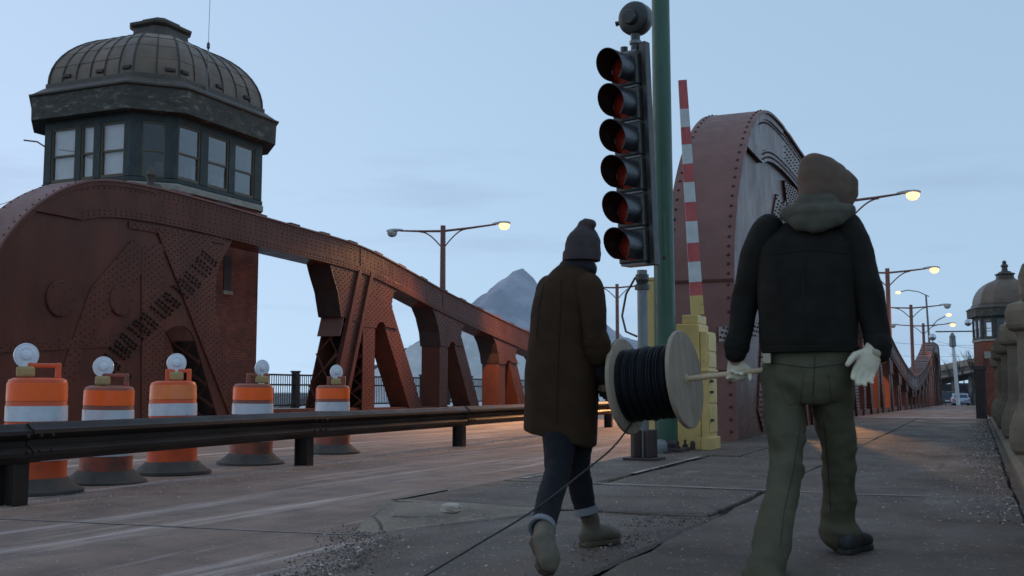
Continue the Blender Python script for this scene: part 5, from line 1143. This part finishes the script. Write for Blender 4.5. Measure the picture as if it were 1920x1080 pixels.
def wr_k(p):
    g = math.exp(-(min((p-knR2).length, (p-knL2).length)/.11)**2)+math.exp(-(min((p-anR2).length, (p-anL2).length)/.11)**2); return .003*noise.noise(p*9)+.007*g*noise.noise(Vector((p.x*8, p.y*8, p.z*28)))
soft('jeans', b, JEAN, T, .010, 3, wr_k)
for a, k in ((anR2, knR2), (anL2, knL2)):
    d = (a-k).normalized(); cb = B(); rs = []
    s = d.cross(FW2).normalized(); f = s.cross(d)
    cb.rings([[a+d*z+s*r*math.cos(q*.2618)+f*r*1.05*math.sin(q*.2618) for q in range(24)] for z, r in ((-.002, .050), (-.004, .056), (.012, .059), (.032, .060), (.035, .055), (.03, .048))]); cb.build('jeans_cuff', CUFF, T, world=True, smooth=True)
hr = atz(1092, 1023, .0); boot('boot', BOOTM, SOLEM, Vector((hr.x, hr.y, -.008)), Vector((hr.x+.115, hr.y+.225, -.006)), .1, T, ank=anR2+Z*.0)
hl2 = U(1004, 1012, 4.50); tl2 = atz(1016, 1072, .02); boot('boot', BOOTM, SOLEM, hl2, tl2+(tl2-hl2).normalized()*.04+FW2*.05, .1, T, ank=anL2)

# ================================================================== CABLE SPOOL, POLE, TRAILING CABLE
ax = pd.copy()
rc = pole_at(1284); lc = rc-ax*.30; r0 = .233
T = thing('cable_spool', 'wooden spool wound with black cable carried between the two walkers', 'cable spool', Vector((rc.x, rc.y, rc.z-r0)))
# axis swung a little towards the camera so the right face shows
av = Vector((math.sin(R(95)), math.cos(R(95)), ax.z)).normalized(); lc = rc-av*.30
for c, s in ((rc, 1), (lc, -1)):
    B().lathe([(.018, -.011), (r0-.004, -.011), (r0, -.007), (r0, .007), (r0-.004, .011), (.018, .011)], 48, c, av*s).build('flange', PLY, T, world=True, smooth=True)
    B().lathe([(.022, .0), (.022, .008), (.018, .009), (.014, .0)], 20, c+av*s*.006, av*s).build('hub_ring', DOWEL, T, world=True)
pr_ = [(.10, 0)]; n = 42
for k in range(n):
    t = (k+.5)/n; rr = .172+.005*math.sin(k*1.1)+.006*rnd(-1, 1)
    for q in range(5): a = math.pi*q/4; pr_.append((rr-.0045+.0045*math.sin(a), (.288)*(k/n)+.288/n*(.5-.5*math.cos(a))))
pr_.append((.10, .288))
B().lathe(pr_, 40, lc+av*.006, av).build('wound_cable', CABLE, T, world=True, smooth=True)
b = B(); b.tube([POLE0-pd*.06, POLE1+pd*.05], .0135, 12); tag(b.build('carrying_pole', DOWEL, smooth=True), 'pale wooden pole through the cable spool held by the gloved walker', 'pole')
cp = [lc+av*.05-Z*.165+Vector((0, -.03, 0)), U(1150, 838, 4.98), U(1100, 880, 4.85), U(1000, 957, 4.62), U(900, 1018, 4.46), U(800, 1078, 4.36), atz(745, 1110, -.06), atz(600, 1190, -.10), atz(420, 1300, -.12)]
cp = [Vector(p) for p in catmull([tuple(p) for p in cp], 6)]
b = B(); b.tube(cp, .0044, 8); tag(b.build('trailing_cable', CABLEG, smooth=True), 'black cable paying out from the spool down to the sidewalk', 'cable')
